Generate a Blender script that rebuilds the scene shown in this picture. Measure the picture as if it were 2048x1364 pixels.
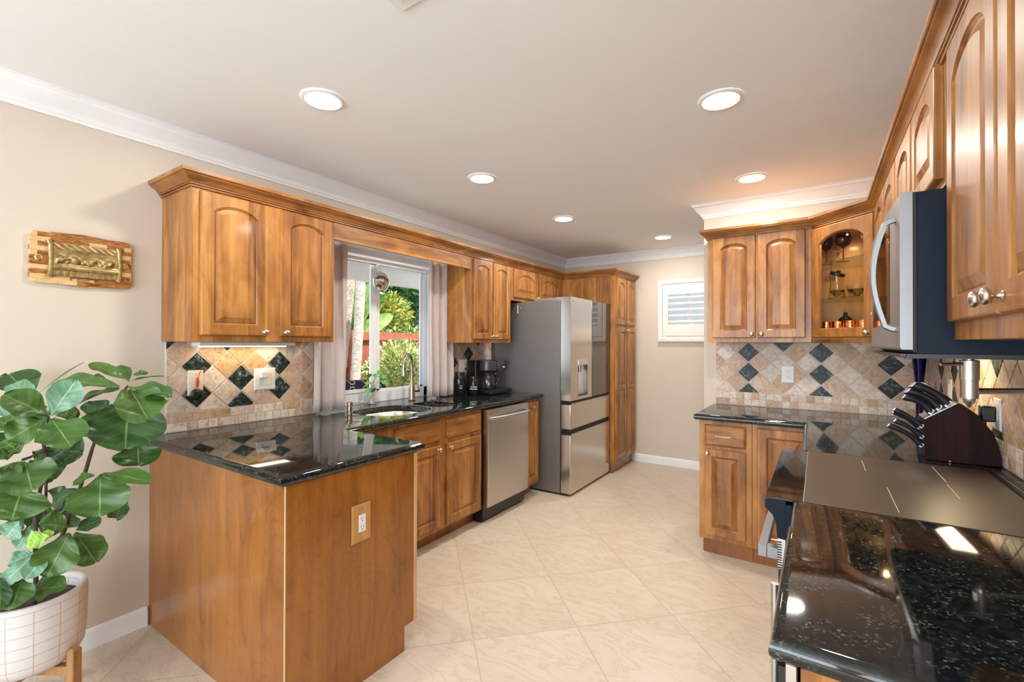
import bpy, math, random
from mathutils import Vector, Matrix
from mathutils.geometry import tessellate_polygon
random.seed(7)
PI = math.pi
for o in list(bpy.data.objects): bpy.data.objects.remove(o)
SC = bpy.context.scene
COL = SC.collection

# ------------------------------------------------------------------ camera
CX, CY, CZ = 2.72, 0.0, 1.37
F_PX = 919.79
YAW, PITCH, ROLL = math.radians(33.6426), math.radians(0.3029), math.radians(0.1288)
_fw = Vector((-math.sin(YAW)*math.cos(PITCH), math.cos(YAW)*math.cos(PITCH), math.sin(PITCH)))
_rt = Vector((math.cos(YAW), math.sin(YAW), 0)); _up = _rt.cross(_fw)
_r = math.cos(ROLL)*_rt + math.sin(ROLL)*_up
_u = -math.sin(ROLL)*_rt + math.cos(ROLL)*_up
cam_d = bpy.data.cameras.new('camera'); cam = bpy.data.objects.new('camera', cam_d); COL.objects.link(cam)
cam_d.sensor_width = 36; cam_d.lens = 36*F_PX/2048; cam_d.clip_start = 0.02; cam_d.clip_end = 200
cam.matrix_world = Matrix(((_r.x,_u.x,-_fw.x,CX),(_r.y,_u.y,-_fw.y,CY),(_r.z,_u.z,-_fw.z,CZ),(0,0,0,1)))
SC.camera = cam

# ------------------------------------------------------------------ world, sun, exposure
w = bpy.data.worlds.new('world'); SC.world = w; w.use_nodes = True
w.node_tree.nodes['Background'].inputs[0].default_value = (0.72, 0.85, 1.0, 1)
w.node_tree.nodes['Background'].inputs[1].default_value = 2.9
def light(name, kind, loc, energy, color=(1,1,1), size=None, size_y=None, target=None, rot=None, spread=None):
    d = bpy.data.lights.new(name, kind); d.energy = energy; d.color = color
    o = bpy.data.objects.new(name, d); COL.objects.link(o); o.location = loc
    if kind == 'AREA':
        if size_y: d.shape = 'RECTANGLE'; d.size = size; d.size_y = size_y
        else: d.shape = 'DISK'; d.size = size
        if spread: d.spread = spread
    if target is not None:
        o.rotation_euler = (Vector(target)-Vector(loc)).to_track_quat('-Z','Y').to_euler()
    elif rot: o.rotation_euler = rot
    return o
sun = light('sun', 'SUN', (3.2, 1, 6.5), 11.0, (1.0, .95, .88), target=(0, 0, 0)); sun.data.angle = math.radians(1.5)
# daylight through the windows of the room behind the camera
light('daylight_back_window', 'AREA', (1.55, -3.86, 1.35), 138, (.80, .90, 1.0), 2.6, 1.9, target=(1.55, 3, 2.1))
light('daylight_side_window', 'AREA', (3.24, -2.2, 1.4), 60, (.80, .90, 1.0), 1.5, 1.5, target=(0, -1.0, 1.6))
SC.view_settings.view_transform = 'Standard'; SC.view_settings.look = 'None'
SC.view_settings.exposure = -0.08; SC.view_settings.gamma = 1.0
SC.view_settings.use_curve_mapping = False

# ------------------------------------------------------------------ materials
MATS = {}
def new_mat(name):
    m = bpy.data.materials.new(name); m.use_nodes = True
    nt = m.node_tree; b = nt.nodes['Principled BSDF']
    return m, nt, b
def setp(b, **k):
    mp = dict(color='Base Color', rough='Roughness', metal='Metallic', spec='Specular IOR Level', coat='Coat Weight',
              coatr='Coat Roughness', trans='Transmission Weight', ior='IOR', emit='Emission Color', emits='Emission Strength',
              alpha='Alpha', sheen='Sheen Weight', sss='Subsurface Weight', aniso='Anisotropic')
    for a, v in k.items():
        b.inputs[mp[a]].default_value = (tuple(v)+(1,) if a in ('color','emit') else v)
def N(nt, t, **k):
    n = nt.nodes.new(t)
    for a, v in k.items():
        if a.startswith('i_'):
            key = a[2:]; key = int(key) if key.isdigit() else key.replace('_',' ')
            n.inputs[key].default_value = v
        else: setattr(n, a, v)
    return n
def ramp(nt, stops):
    r = nt.nodes.new('ShaderNodeValToRGB'); e = r.color_ramp.elements
    while len(e) < len(stops): e.new(0.5)
    for i, (p, c) in enumerate(stops): e[i].position = p; e[i].color = tuple(c)+(1,)
    return r
def bump(nt, b, src, strength=.1, dist=.002):
    n = N(nt, 'ShaderNodeBump'); n.inputs['Strength'].default_value = strength; n.inputs['Distance'].default_value = dist
    nt.links.new(src, n.inputs['Height']); nt.links.new(n.outputs[0], b.inputs['Normal'])
def plain(name, color, rough=.5, metal=0.0, var=.0, scale=8, bmp=0, bscale=200, **k):
    if name in MATS: return MATS[name]
    m, nt, b = new_mat(name); setp(b, color=color, rough=rough, metal=metal, **k)
    geo = N(nt, 'ShaderNodeNewGeometry')
    n = N(nt, 'ShaderNodeTexNoise', i_Scale=scale, i_Detail=3.0); nt.links.new(geo.outputs['Position'], n.inputs['Vector'])
    v = var or .03
    r = ramp(nt, [(.3, [c*(1-v) for c in color]), (.7, [min(1, c*(1+v)) for c in color])])
    nt.links.new(n.outputs[0], r.inputs[0]); nt.links.new(r.outputs[0], b.inputs['Base Color'])
    if bmp:
        n2 = N(nt, 'ShaderNodeTexNoise', i_Scale=bscale, i_Detail=3.0); nt.links.new(geo.outputs['Position'], n2.inputs['Vector'])
        bump(nt, b, n2.outputs[0], bmp, .003)
    MATS[name] = m; return m
def wood(name, dark, mid, lite, horiz=False, rough=.38, coat=.18, staves=.085, blotch=1.0, figure=0.0):
    if name in MATS: return MATS[name]
    m, nt, b = new_mat(name); setp(b, rough=rough, coat=coat, coatr=.12, spec=.4)
    L = nt.links.new
    geo = N(nt, 'ShaderNodeNewGeometry')
    mp = N(nt, 'ShaderNodeMapping'); L(geo.outputs['Position'], mp.inputs['Vector'])
    mp.inputs['Scale'].default_value = (2.2,2.2,26) if horiz else (26,26,1.8)
    n1 = N(nt, 'ShaderNodeTexNoise', i_Scale=1.0, i_Detail=5.0, i_Roughness=.6, i_Distortion=.5); L(mp.outputs[0], n1.inputs['Vector'])
    mp2 = N(nt, 'ShaderNodeMapping'); L(geo.outputs['Position'], mp2.inputs['Vector'])
    mp2.inputs['Scale'].default_value = (3,3,9) if horiz else (8,8,2.6)
    n2 = N(nt, 'ShaderNodeTexNoise', i_Scale=1.0, i_Detail=4.0, i_Roughness=.62, i_Distortion=1.2); L(mp2.outputs[0], n2.inputs['Vector'])
    # glued-up staves of slightly different tone
    sep = N(nt, 'ShaderNodeSeparateXYZ'); L(geo.outputs['Position'], sep.inputs[0])
    if horiz: src = sep.outputs[2]
    else:
        ad = N(nt, 'ShaderNodeMath', operation='ADD'); L(sep.outputs[0], ad.inputs[0]); L(sep.outputs[1], ad.inputs[1]); src = ad.outputs[0]
    dv = N(nt, 'ShaderNodeMath', operation='DIVIDE'); L(src, dv.inputs[0]); dv.inputs[1].default_value = staves
    fl = N(nt, 'ShaderNodeMath', operation='FLOOR'); L(dv.outputs[0], fl.inputs[0])
    wn = N(nt, 'ShaderNodeTexWhiteNoise', noise_dimensions='1D'); L(fl.outputs[0], wn.inputs['W'])
    a = N(nt, 'ShaderNodeMath', operation='MULTIPLY'); L(n1.outputs[0], a.inputs[0]); a.inputs[1].default_value = .42
    c = N(nt, 'ShaderNodeMath', operation='MULTIPLY_ADD'); L(n2.outputs[0], c.inputs[0]); c.inputs[1].default_value = .58*blotch; L(a.outputs[0], c.inputs[2])
    d = N(nt, 'ShaderNodeMath', operation='MULTIPLY_ADD'); L(wn.outputs['Value'], d.inputs[0]); d.inputs[1].default_value = .17; L(c.outputs[0], d.inputs[2])
    out = d
    if figure:
        mp3 = N(nt, 'ShaderNodeMapping'); L(geo.outputs['Position'], mp3.inputs['Vector']); mp3.inputs['Scale'].default_value = (4.5,4.5,1.3)
        n3 = N(nt, 'ShaderNodeTexNoise', i_Scale=1.0, i_Detail=1.0, i_Distortion=.4); L(mp3.outputs[0], n3.inputs['Vector'])
        s = N(nt, 'ShaderNodeMath', operation='MULTIPLY'); L(n3.outputs[0], s.inputs[0]); s.inputs[1].default_value = 62
        sn = N(nt, 'ShaderNodeMath', operation='SINE'); L(s.outputs[0], sn.inputs[0])
        pw = N(nt, 'ShaderNodeMath', operation='POWER'); ab = N(nt, 'ShaderNodeMath', operation='ABSOLUTE'); L(sn.outputs[0], ab.inputs[0]); iv = N(nt, 'ShaderNodeMath', operation='SUBTRACT'); iv.inputs[0].default_value = 1; L(ab.outputs[0], iv.inputs[1]); L(iv.outputs[0], pw.inputs[0]); pw.inputs[1].default_value = 5
        d2 = N(nt, 'ShaderNodeMath', operation='MULTIPLY_ADD'); L(pw.outputs[0], d2.inputs[0]); d2.inputs[1].default_value = -figure; L(d.outputs[0], d2.inputs[2]); out = d2
    r = ramp(nt, [(.40, dark), (.56, mid), (.74, lite)]); L(out.outputs[0], r.inputs[0])
    L(r.outputs[0], b.inputs['Base Color'])
    bump(nt, b, n1.outputs[0], .05, .001)
    MATS[name] = m; return m

WD, WM, WL = (.17,.058,.012), (.345,.138,.032), (.52,.245,.065)
WOOD = wood('maple', WD, WM, WL)
WOODH = wood('maple_crosswise', WD, WM, WL, horiz=True, staves=.5)
GROOVE = wood('maple_glaze', (.10,.034,.010), (.17,.062,.017), (.24,.09,.028))
PANEL = wood('stained_panel', (.20,.064,.008), (.29,.100,.013), (.37,.140,.021), rough=.33, coat=.55, staves=.16, blotch=.9, figure=.10)
EDGEW = plain('worn_edge', (.62,.40,.20), .5)
OLIVE = wood('acacia', (.16,.06,.02), (.42,.2,.07), (.68,.4,.17), staves=.03)
WALL = plain('wall_paint', (.66,.575,.475), .75, var=.012, scale=3, bmp=.08, bscale=120)
WALLW = WALL
CEIL = plain('ceiling_paint', (.90,.91,.93), .85, var=.012, scale=2, bmp=.25, bscale=9)
TRIM = plain('trim_paint', (.86,.86,.87), .4)
WHITE = plain('white_plastic', (.83,.82,.80), .35)
VINYL = plain('window_vinyl', (.88,.89,.91), .35)
IVORY = plain('ivory_plastic', (.80,.74,.62), .35)
BLACKP = plain('black_plastic', (.012,.012,.013), .28)
BLACKM = plain('black_enamel', (.007,.014,.028), .5, spec=.18)
DARK = plain('dark_gap', (.01,.009,.009), .6)
NICKEL = plain('brushed_nickel', (.62,.58,.53), .28, 1.0)
FAUCET = plain('warm_nickel', (.42,.33,.26), .28, 1.0)
STEEL = plain('stainless', (.56,.53,.50), .3, 1.0, var=.02, scale=3)
STEELD = plain('stainless_door', (.62,.565,.50), .2, 1.0, var=.02, scale=3)
STEELL = plain('stainless_light', (.55,.55,.56), .36, 1.0)
SINKM = plain('sink_steel', (.66,.62,.57), .3, 1.0)
FRSIDE = plain('fridge_side_grey', (.20,.19,.185), .42, .35)
CHROME = plain('chrome', (.8,.8,.82), .08, 1.0)
BRONZE = plain('antique_brass', (.36,.26,.11), .4, .75, var=.35, scale=60)
GOLD = plain('gold', (.8,.6,.3), .25, 1.0)
COPPER = plain('hammered_copper', (.75,.28,.13), .2, 1.0, bmp=.9, bscale=60)
SOIL = plain('soil', (.05,.03,.02), .9, var=.4, scale=80, bmp=.6, bscale=90)
BARK = plain('dark_stem', (.055,.035,.022), .8, var=.4, scale=80, bmp=.5, bscale=90)
DWOOD = wood('dark_walnut', (.016,.005,.004), (.026,.008,.007), (.038,.012,.010), rough=.6, coat=.0)
DWOOD.node_tree.nodes['Principled BSDF'].inputs['Specular IOR Level'].default_value = .15
FABRIC = plain('curtain_fabric', (.57,.485,.455), .85, var=.03, scale=30, sheen=.3)
REDP = plain('red_ribbon', (.65,.02,.02), .4)

def emis(name, color, s):
    m, nt, b = new_mat(name); setp(b, color=color, emit=color, emits=s, rough=.5); MATS[name] = m; return m
LENS = emis('lamp_lens', (1, .98, .94), 7.0)
WARML = emis('warm_lamp_lens', (1, .80, .50), 9.0)

def glass(name, color=(1,1,1), rough=0.0, ior=1.45):
    m, nt, b = new_mat(name); setp(b, color=color, rough=rough, trans=1.0, ior=ior); MATS[name] = m; return m
CLEAR = glass('clear_glass', (.95,.95,.95)); BLUEG = glass('cobalt_glass', (.01,.02,.45)); BLACKGL = plain('dark_tinted_glass', (.02,.015,.015), .03)
def pane_mat(name, tint=(1,1,1), gl=1.0):
    m = bpy.data.materials.new(name); m.use_nodes = True; nt = m.node_tree; nt.nodes.clear()
    o = N(nt,'ShaderNodeOutputMaterial'); mx = N(nt,'ShaderNodeMixShader'); t = N(nt,'ShaderNodeBsdfTransparent'); g = N(nt,'ShaderNodeBsdfGlossy')
    t.inputs[0].default_value = tuple(tint)+(1,); g.inputs['Roughness'].default_value = .0
    fr = N(nt,'ShaderNodeFresnel'); fr.inputs[0].default_value = 1.45
    ml = N(nt,'ShaderNodeMath', operation='MULTIPLY'); ml.inputs[1].default_value = gl; nt.links.new(fr.outputs[0], ml.inputs[0])
    ge = N(nt,'ShaderNodeNewGeometry'); iv = N(nt,'ShaderNodeMath', operation='SUBTRACT'); iv.inputs[0].default_value = 1; nt.links.new(ge.outputs['Backfacing'], iv.inputs[1]); m9 = N(nt,'ShaderNodeMath', operation='MULTIPLY'); nt.links.new(ml.outputs[0], m9.inputs[0]); nt.links.new(iv.outputs[0], m9.inputs[1]); nt.links.new(m9.outputs[0], mx.inputs[0]); nt.links.new(t.outputs[0], mx.inputs[1]); nt.links.new(g.outputs[0], mx.inputs[2]); nt.links.new(mx.outputs[0], o.inputs[0])
    MATS[name] = m; return m
PANE = pane_mat('window_glass', (.97,.98,.98), .6)
CABPANE = pane_mat('cabinet_glass', (.96,.94,.90), .7)
SHELFG = pane_mat('shelf_glass', (.78,.86,.80), 1.0)

def granite():
    m, nt, b = new_mat('black_granite'); setp(b, rough=.045, spec=.62)
    L = nt.links.new; geo = N(nt,'ShaderNodeNewGeometry')
    v = N(nt,'ShaderNodeTexVoronoi', i_Scale=250.0); L(geo.outputs['Position'], v.inputs['Vector'])
    n = N(nt,'ShaderNodeTexNoise', i_Scale=55.0, i_Detail=6.0, i_Roughness=.7); L(geo.outputs['Position'], n.inputs['Vector'])
    r1 = ramp(nt, [(.46,(.006,.006,.006)), (.56,(.012,.015,.013)), (.66,(.02,.025,.02)), (.76,(.045,.05,.038))]); L(n.outputs[0], r1.inputs[0])
    wv = N(nt,'ShaderNodeSeparateColor'); L(v.outputs['Color'], wv.inputs[0])
    r2 = ramp(nt, [(0,(0,0,0)), (.80,(.0,.0,.0)), (.84,(.014,.022,.020)), (.93,(.03,.055,.06)), (.97,(.09,.08,.05)), (1,(.18,.2,.19))]); L(wv.outputs[0], r2.inputs[0])
    n5 = N(nt,'ShaderNodeTexNoise', i_Scale=14.0, i_Detail=2.0); L(geo.outputs['Position'], n5.inputs['Vector'])
    r5 = ramp(nt, [(.38,(.1,.1,.1)), (.62,(1,1,1))]); L(n5.outputs[0], r5.inputs[0])
    m5 = N(nt,'ShaderNodeMix', data_type='RGBA', blend_type='MULTIPLY'); m5.inputs[0].default_value = 1; L(r2.outputs[0], m5.inputs[6]); L(r5.outputs[0], m5.inputs[7])
    mx = N(nt,'ShaderNodeMix', data_type='RGBA', blend_type='ADD'); mx.inputs[0].default_value = 1; L(r1.outputs[0], mx.inputs[6]); L(m5.outputs[2], mx.inputs[7])
    L(mx.outputs[2], b.inputs['Base Color']); MATS['granite'] = m; return m
GRANITE = granite()
SATIN = plain('satin_silver', (.30,.30,.31), .45, .75)

def floor_mat():
    m, nt, b = new_mat('beige_floor_tile'); setp(b, rough=.34, spec=.4); L = nt.links.new
    geo = N(nt,'ShaderNodeNewGeometry'); sep = N(nt,'ShaderNodeSeparateXYZ'); L(geo.outputs['Position'], sep.inputs[0])
    def mth(op, a, bb=None, c=None):
        n = N(nt,'ShaderNodeMath', operation=op)
        for i, s in enumerate((a, bb, c)):
            if s is None: continue
            if isinstance(s, (int, float)): n.inputs[i].default_value = s
            else: L(s, n.inputs[i])
        return n.outputs[0]
    s2 = math.sqrt(.5); P = .503
    x, y = sep.outputs[0], sep.outputs[1]
    u = mth('MULTIPLY', mth('ADD', x, y), s2/P); v = mth('MULTIPLY', mth('SUBTRACT', x, y), s2/P)
    u = mth('SUBTRACT', u, 2.173/P - 10); v = mth('ADD', v, .705/P + 20)
    fu, fv = mth('FRACT', u), mth('FRACT', v)
    du = mth('MINIMUM', fu, mth('SUBTRACT', 1, fu)); dv = mth('MINIMUM', fv, mth('SUBTRACT', 1, fv)); dm = mth('MINIMUM', du, dv)
    g = N(nt,'ShaderNodeMapRange'); L(dm, g.inputs[0]); g.inputs[1].default_value = .0045; g.inputs[2].default_value = .009
    cb = N(nt,'ShaderNodeCombineXYZ'); L(mth('FLOOR', u), cb.inputs[0]); L(mth('FLOOR', v), cb.inputs[1])
    wn = N(nt,'ShaderNodeTexWhiteNoise', noise_dimensions='3D'); L(cb.outputs[0], wn.inputs[0])
    off = N(nt,'ShaderNodeVectorMath', operation='MULTIPLY_ADD'); L(wn.outputs['Color'], off.inputs[0]); off.inputs[1].default_value = (9,9,9); L(geo.outputs['Position'], off.inputs[2])
    mp = N(nt,'ShaderNodeMapping'); mp.inputs['Rotation'].default_value = (0,0,.75); mp.inputs['Scale'].default_value = (1.1,3.0,1); L(off.outputs[0], mp.inputs[0])
    n1 = N(nt,'ShaderNodeTexNoise', i_Scale=3.2, i_Detail=8.0, i_Roughness=.66, i_Distortion=1.4); L(mp.outputs[0], n1.inputs['Vector'])
    n2 = N(nt,'ShaderNodeTexNoise', i_Scale=1.6, i_Detail=3.0); L(off.outputs[0], n2.inputs['Vector'])
    vein = mth('ABSOLUTE', mth('SUBTRACT', n1.outputs[0], .5))
    rv = ramp(nt, [(0,(.54,.44,.33)), (.008,(.60,.50,.39)), (.03,(.645,.555,.445)), (.2,(.675,.59,.48))]); L(vein, rv.inputs[0])
    r2 = ramp(nt, [(.3,(.94,.93,.90)), (.7,(1.04,1.03,1.03))]); L(n2.outputs[0], r2.inputs[0])
    mx = N(nt,'ShaderNodeMix', data_type='RGBA', blend_type='MULTIPLY'); mx.inputs[0].default_value = 1; L(rv.outputs[0], mx.inputs[6]); L(r2.outputs[0], mx.inputs[7])
    gm = N(nt,'ShaderNodeMix', data_type='RGBA'); L(g.outputs[0], gm.inputs[0]); gm.inputs[6].default_value = (.53,.44,.345,1); L(mx.outputs[2], gm.inputs[7])
    L(gm.outputs[2], b.inputs['Base Color']); bump(nt, b, g.outputs[0], .25, .002)
    MATS['floor'] = m; return m
FLOORM = floor_mat()

def tile_mat():
    m, nt, b = new_mat('tumbled_stone_tile'); setp(b, rough=.45, spec=.4); L = nt.links.new
    at = N(nt,'ShaderNodeAttribute'); at.attribute_name = 'tint'; geo = N(nt,'ShaderNodeNewGeometry')
    n = N(nt,'ShaderNodeTexNoise', i_Scale=45.0, i_Detail=6.0, i_Roughness=.7); L(geo.outputs['Position'], n.inputs['Vector'])
    n2 = N(nt,'ShaderNodeTexNoise', i_Scale=9.0, i_Detail=3.0, i_Distortion=1.0); L(geo.outputs['Position'], n2.inputs['Vector'])
    r = ramp(nt, [(.30,(.5,.44,.38)), (.43,(.86,.84,.82)), (.56,(1.05,1.04,1.03))]); L(n.outputs[0], r.inputs[0])
    r2 = ramp(nt, [(.3,(.88,.80,.74)), (.65,(1.06,1.06,1.06))]); L(n2.outputs[0], r2.inputs[0])
    mx = N(nt,'ShaderNodeMix', data_type='RGBA', blend_type='MULTIPLY'); mx.inputs[0].default_value = 1; L(at.outputs[0], mx.inputs[6]); L(r.outputs[0], mx.inputs[7])
    m2 = N(nt,'ShaderNodeMix', data_type='RGBA', blend_type='MULTIPLY'); m2.inputs[0].default_value = 1; L(mx.outputs[2], m2.inputs[6]); L(r2.outputs[0], m2.inputs[7])
    L(m2.outputs[2], b.inputs['Base Color']); bump(nt, b, n.outputs[0], .3, .002); MATS['tile'] = m; return m
TILE = tile_mat()
def black_tile_mat():
    m, nt, b = new_mat('green_black_marble_tile'); setp(b, rough=.4, spec=.3); L = nt.links.new; geo = N(nt,'ShaderNodeNewGeometry')
    n = N(nt,'ShaderNodeTexNoise', i_Scale=28.0, i_Detail=7.0, i_Roughness=.62, i_Distortion=1.5); L(geo.outputs['Position'], n.inputs['Vector'])
    r = ramp(nt, [(.42,(.008,.014,.014)), (.53,(.022,.036,.036)), (.61,(.10,.14,.14)), (.70,(.34,.38,.38))]); L(n.outputs[0], r.inputs[0]); L(r.outputs[0], b.inputs['Base Color'])
    return m
BTILE = black_tile_mat()
GROUT = plain('grout', (.70,.62,.54), .8)

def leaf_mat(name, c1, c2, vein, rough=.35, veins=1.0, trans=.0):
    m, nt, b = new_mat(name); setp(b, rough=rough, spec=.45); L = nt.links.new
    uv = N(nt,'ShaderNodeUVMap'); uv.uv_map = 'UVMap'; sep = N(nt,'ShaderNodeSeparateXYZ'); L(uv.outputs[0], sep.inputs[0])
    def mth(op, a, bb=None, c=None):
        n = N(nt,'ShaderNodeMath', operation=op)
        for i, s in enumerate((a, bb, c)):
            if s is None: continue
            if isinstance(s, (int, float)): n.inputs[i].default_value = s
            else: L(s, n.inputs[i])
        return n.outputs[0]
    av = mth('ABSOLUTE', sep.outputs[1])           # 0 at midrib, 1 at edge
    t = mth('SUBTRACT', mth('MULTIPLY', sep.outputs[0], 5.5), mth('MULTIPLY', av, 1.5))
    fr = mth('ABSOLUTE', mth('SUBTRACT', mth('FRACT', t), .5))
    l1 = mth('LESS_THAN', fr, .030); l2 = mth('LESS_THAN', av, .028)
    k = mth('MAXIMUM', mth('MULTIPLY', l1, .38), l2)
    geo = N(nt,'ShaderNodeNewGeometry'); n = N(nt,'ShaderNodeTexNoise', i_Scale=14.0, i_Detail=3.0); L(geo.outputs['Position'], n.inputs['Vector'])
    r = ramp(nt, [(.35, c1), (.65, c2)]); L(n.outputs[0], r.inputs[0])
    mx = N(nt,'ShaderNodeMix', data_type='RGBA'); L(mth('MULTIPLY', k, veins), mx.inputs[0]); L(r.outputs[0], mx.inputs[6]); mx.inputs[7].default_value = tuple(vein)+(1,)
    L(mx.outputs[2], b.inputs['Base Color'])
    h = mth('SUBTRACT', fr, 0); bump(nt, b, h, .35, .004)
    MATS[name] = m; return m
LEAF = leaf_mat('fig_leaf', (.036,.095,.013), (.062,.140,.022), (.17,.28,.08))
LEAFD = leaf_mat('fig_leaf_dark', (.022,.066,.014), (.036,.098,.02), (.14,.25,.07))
LEAFO = leaf_mat('fig_leaf_underside', (.075,.14,.03), (.11,.18,.045), (.25,.3,.1), .5)
LEAFP = leaf_mat('fig_leaf_pale', (.11,.26,.15), (.17,.33,.21), (.45,.6,.42), .3)
LEAFL = leaf_mat('fig_leaf_young', (.25,.50,.06), (.36,.62,.10), (.6,.8,.3))

# ------------------------------------------------------------------ mesh builder and object helpers
BASE = {}
class MB:
    def __init__(s): s.v, s.f, s.m, s.uv, s.c = [], [], [], None, None
    def add(s, vs, fs, mi=0):
        k = len(s.v); s.v += [tuple(p) for p in vs]; s.f += [tuple(i+k for i in f) for f in fs]; s.m += [mi]*len(fs); return s
    def box(s, x0, x1, y0, y1, z0, z1, mi=0):
        x0,x1 = min(x0,x1),max(x0,x1); y0,y1 = min(y0,y1),max(y0,y1); z0,z1 = min(z0,z1),max(z0,z1)
        return s.add([(x0,y0,z0),(x1,y0,z0),(x1,y1,z0),(x0,y1,z0),(x0,y0,z1),(x1,y0,z1),(x1,y1,z1),(x0,y1,z1)],
                     [(0,3,2,1),(4,5,6,7),(0,1,5,4),(1,2,6,5),(2,3,7,6),(3,0,4,7)], mi)
    def obox(s, o, a, b, c, mi=0):      # corner + three edge vectors
        o, a, b, c = map(Vector, (o,a,b,c))
        P = [o, o+a, o+a+b, o+b, o+c, o+a+c, o+a+b+c, o+b+c]
        return s.add(P, [(0,3,2,1),(4,5,6,7),(0,1,5,4),(1,2,6,5),(2,3,7,6),(3,0,4,7)], mi)
    def rings(s, R, closed=True, cap0=True, cap1=True, mi=0):
        k = len(s.v); n = len(R[0])
        for r in R: s.v += [tuple(p) for p in r]
        for i in range(len(R)-1):
            for j in range(n if closed else n-1):
                a, b = k+i*n+j, k+i*n+(j+1)%n
                s.f.append((a, b, b+n, a+n)); s.m.append(mi)
        if cap0: s.f.append(tuple(k+j for j in reversed(range(n)))); s.m.append(mi)
        if cap1: s.f.append(tuple(k+(len(R)-1)*n+j for j in range(n))); s.m.append(mi)
        return s
    def tube(s, pts, r, n=12, mi=0):
        pts = [Vector(p) for p in pts]; R = []
        rr = r if isinstance(r, (list, tuple)) else [r]*len(pts)
        prev = None
        for i, p in enumerate(pts):
            d = (pts[min(i+1, len(pts)-1)] - pts[max(i-1, 0)]).normalized()
            if prev is None:
                a = d.orthogonal().normalized()
            else:
                a = (prev - d*prev.dot(d)).normalized()
            prev = a; b = d.cross(a)
            R.append([p + (a*math.cos(2*PI*k/n) + b*math.sin(2*PI*k/n))*rr[i] for k in range(n)])
        return s.rings(R, mi=mi)
    def lathe(s, prof, c=(0,0,0), axis=(0,0,1), n=24, mi=0, cap0=True, cap1=True):
        c = Vector(c); ax = Vector(axis).normalized(); a = ax.orthogonal().normalized(); b = ax.cross(a)
        R = [[c + ax*z + (a*math.cos(2*PI*k/n)+b*math.sin(2*PI*k/n))*max(r, 1e-4) for k in range(n)] for r, z in prof]
        return s.rings(R, mi=mi, cap0=cap0, cap1=cap1)
    def prism(s, poly, o, a, b, c, mi=0):   # poly in (a,b) plane from origin o, extruded by vector c
        o, a, b, c = map(Vector, (o,a,b,c)); n = len(poly)
        P = [o+a*p[0]+b*p[1] for p in poly]
        return s.rings([P, [p+c for p in P]], mi=mi)
    def sphere(s, c, r, n=16, m=10, sc=(1,1,1), mi=0):
        c = Vector(c)
        R = []
        for i in range(m+1):
            t = -PI/2 + PI*i/m
            R.append([c+Vector((math.cos(t)*math.cos(2*PI*k/n)*r*sc[0]+1e-5*math.cos(2*PI*k/n), math.cos(t)*math.sin(2*PI*k/n)*r*sc[1]+1e-5*math.sin(2*PI*k/n), math.sin(t)*r*sc[2])) for k in range(n)])
        return s.rings(R, mi=mi)
    def to(s, name, mats, parent=None, loc=None, bevel=0, sharp=35, seg=2, mod=None, kind=None):
        if not isinstance(mats, (list, tuple)): mats = [mats]
        root = Vector((0,0,0))
        if parent is not None: root = BASE[parent.name]
        elif loc is not None: root = Vector(loc)
        me = bpy.data.meshes.new(name)
        me.from_pydata([tuple(Vector(p)-root) for p in s.v], [], s.f)
        for m in mats: me.materials.append(m)
        me.polygons.foreach_set('material_index', s.m)
        me.polygons.foreach_set('use_smooth', [True]*len(me.polygons))
        if s.uv:
            u = me.uv_layers.new(name='UVMap'); u.data.foreach_set('uv', [c for l in me.loops for c in s.uv[l.vertex_index]])
        if s.c:
            at = me.color_attributes.new('tint', 'FLOAT_COLOR', 'CORNER')
            i = 0; buf = []
            for fi, p in enumerate(me.polygons): buf += list(s.c[fi])*p.loop_total
            at.data.foreach_set('color', buf)
        me.validate(); me.update()
        import bmesh
        bm = bmesh.new(); bm.from_mesh(me); bmesh.ops.recalc_face_normals(bm, faces=bm.faces); bm.to_mesh(me); bm.free()
        me.set_sharp_from_angle(angle=math.radians(sharp))
        ob = bpy.data.objects.new(name, me); COL.objects.link(ob)
        if parent is not None: ob.parent = parent; BASE[ob.name] = root
        else: ob.location = root; BASE[ob.name] = root
        if bevel:
            md = ob.modifiers.new('bevel', 'BEVEL'); md.width = bevel; md.segments = seg; md.limit_method = 'ANGLE'; md.angle_limit = math.radians(40)
        if kind: ob['kind'] = kind
        return ob
def thing(name, label, cat, loc, group=None):
    o = bpy.data.objects.new(name, None); COL.objects.link(o); o.location = loc; o.empty_display_size = .05
    BASE[o.name] = Vector(loc); tag(o, label, cat, group); return o
def tag(o, label, cat=None, group=None):
    o['label'] = label
    if cat: o['category'] = cat
    if group: o['group'] = group
    return o
def struct(o, label=None):
    o['kind'] = 'structure'
    if label: o['label'] = label
    return o
def text_obj(body, size, o, a, b, mat, name, parent, align='CENTER', depth=.0006, bold=False):
    """flat raised lettering: o = anchor point, a = reading direction, b = up"""
    cu = bpy.data.curves.new('t', 'FONT'); cu.body = body; cu.size = size; cu.align_x = align; cu.align_y = 'CENTER'; cu.extrude = depth; cu.offset = .0
    if bold: cu.offset = size*.02
    t = bpy.data.objects.new('t', cu); COL.objects.link(t)
    bpy.context.view_layer.update()
    me = bpy.data.meshes.new_from_object(t.evaluated_get(bpy.context.evaluated_depsgraph_get()))
    bpy.data.objects.remove(t)
    a, b = Vector(a).normalized(), Vector(b).normalized(); n = a.cross(b); o = Vector(o)
    root = BASE[parent.name]
    for v in me.vertices: v.co = o + a*v.co.x + b*v.co.y + n*v.co.z - root
    me.materials.clear(); me.materials.append(mat)
    ob = bpy.data.objects.new(name, me); COL.objects.link(ob); ob.parent = parent; BASE[ob.name] = root
    return ob

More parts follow.
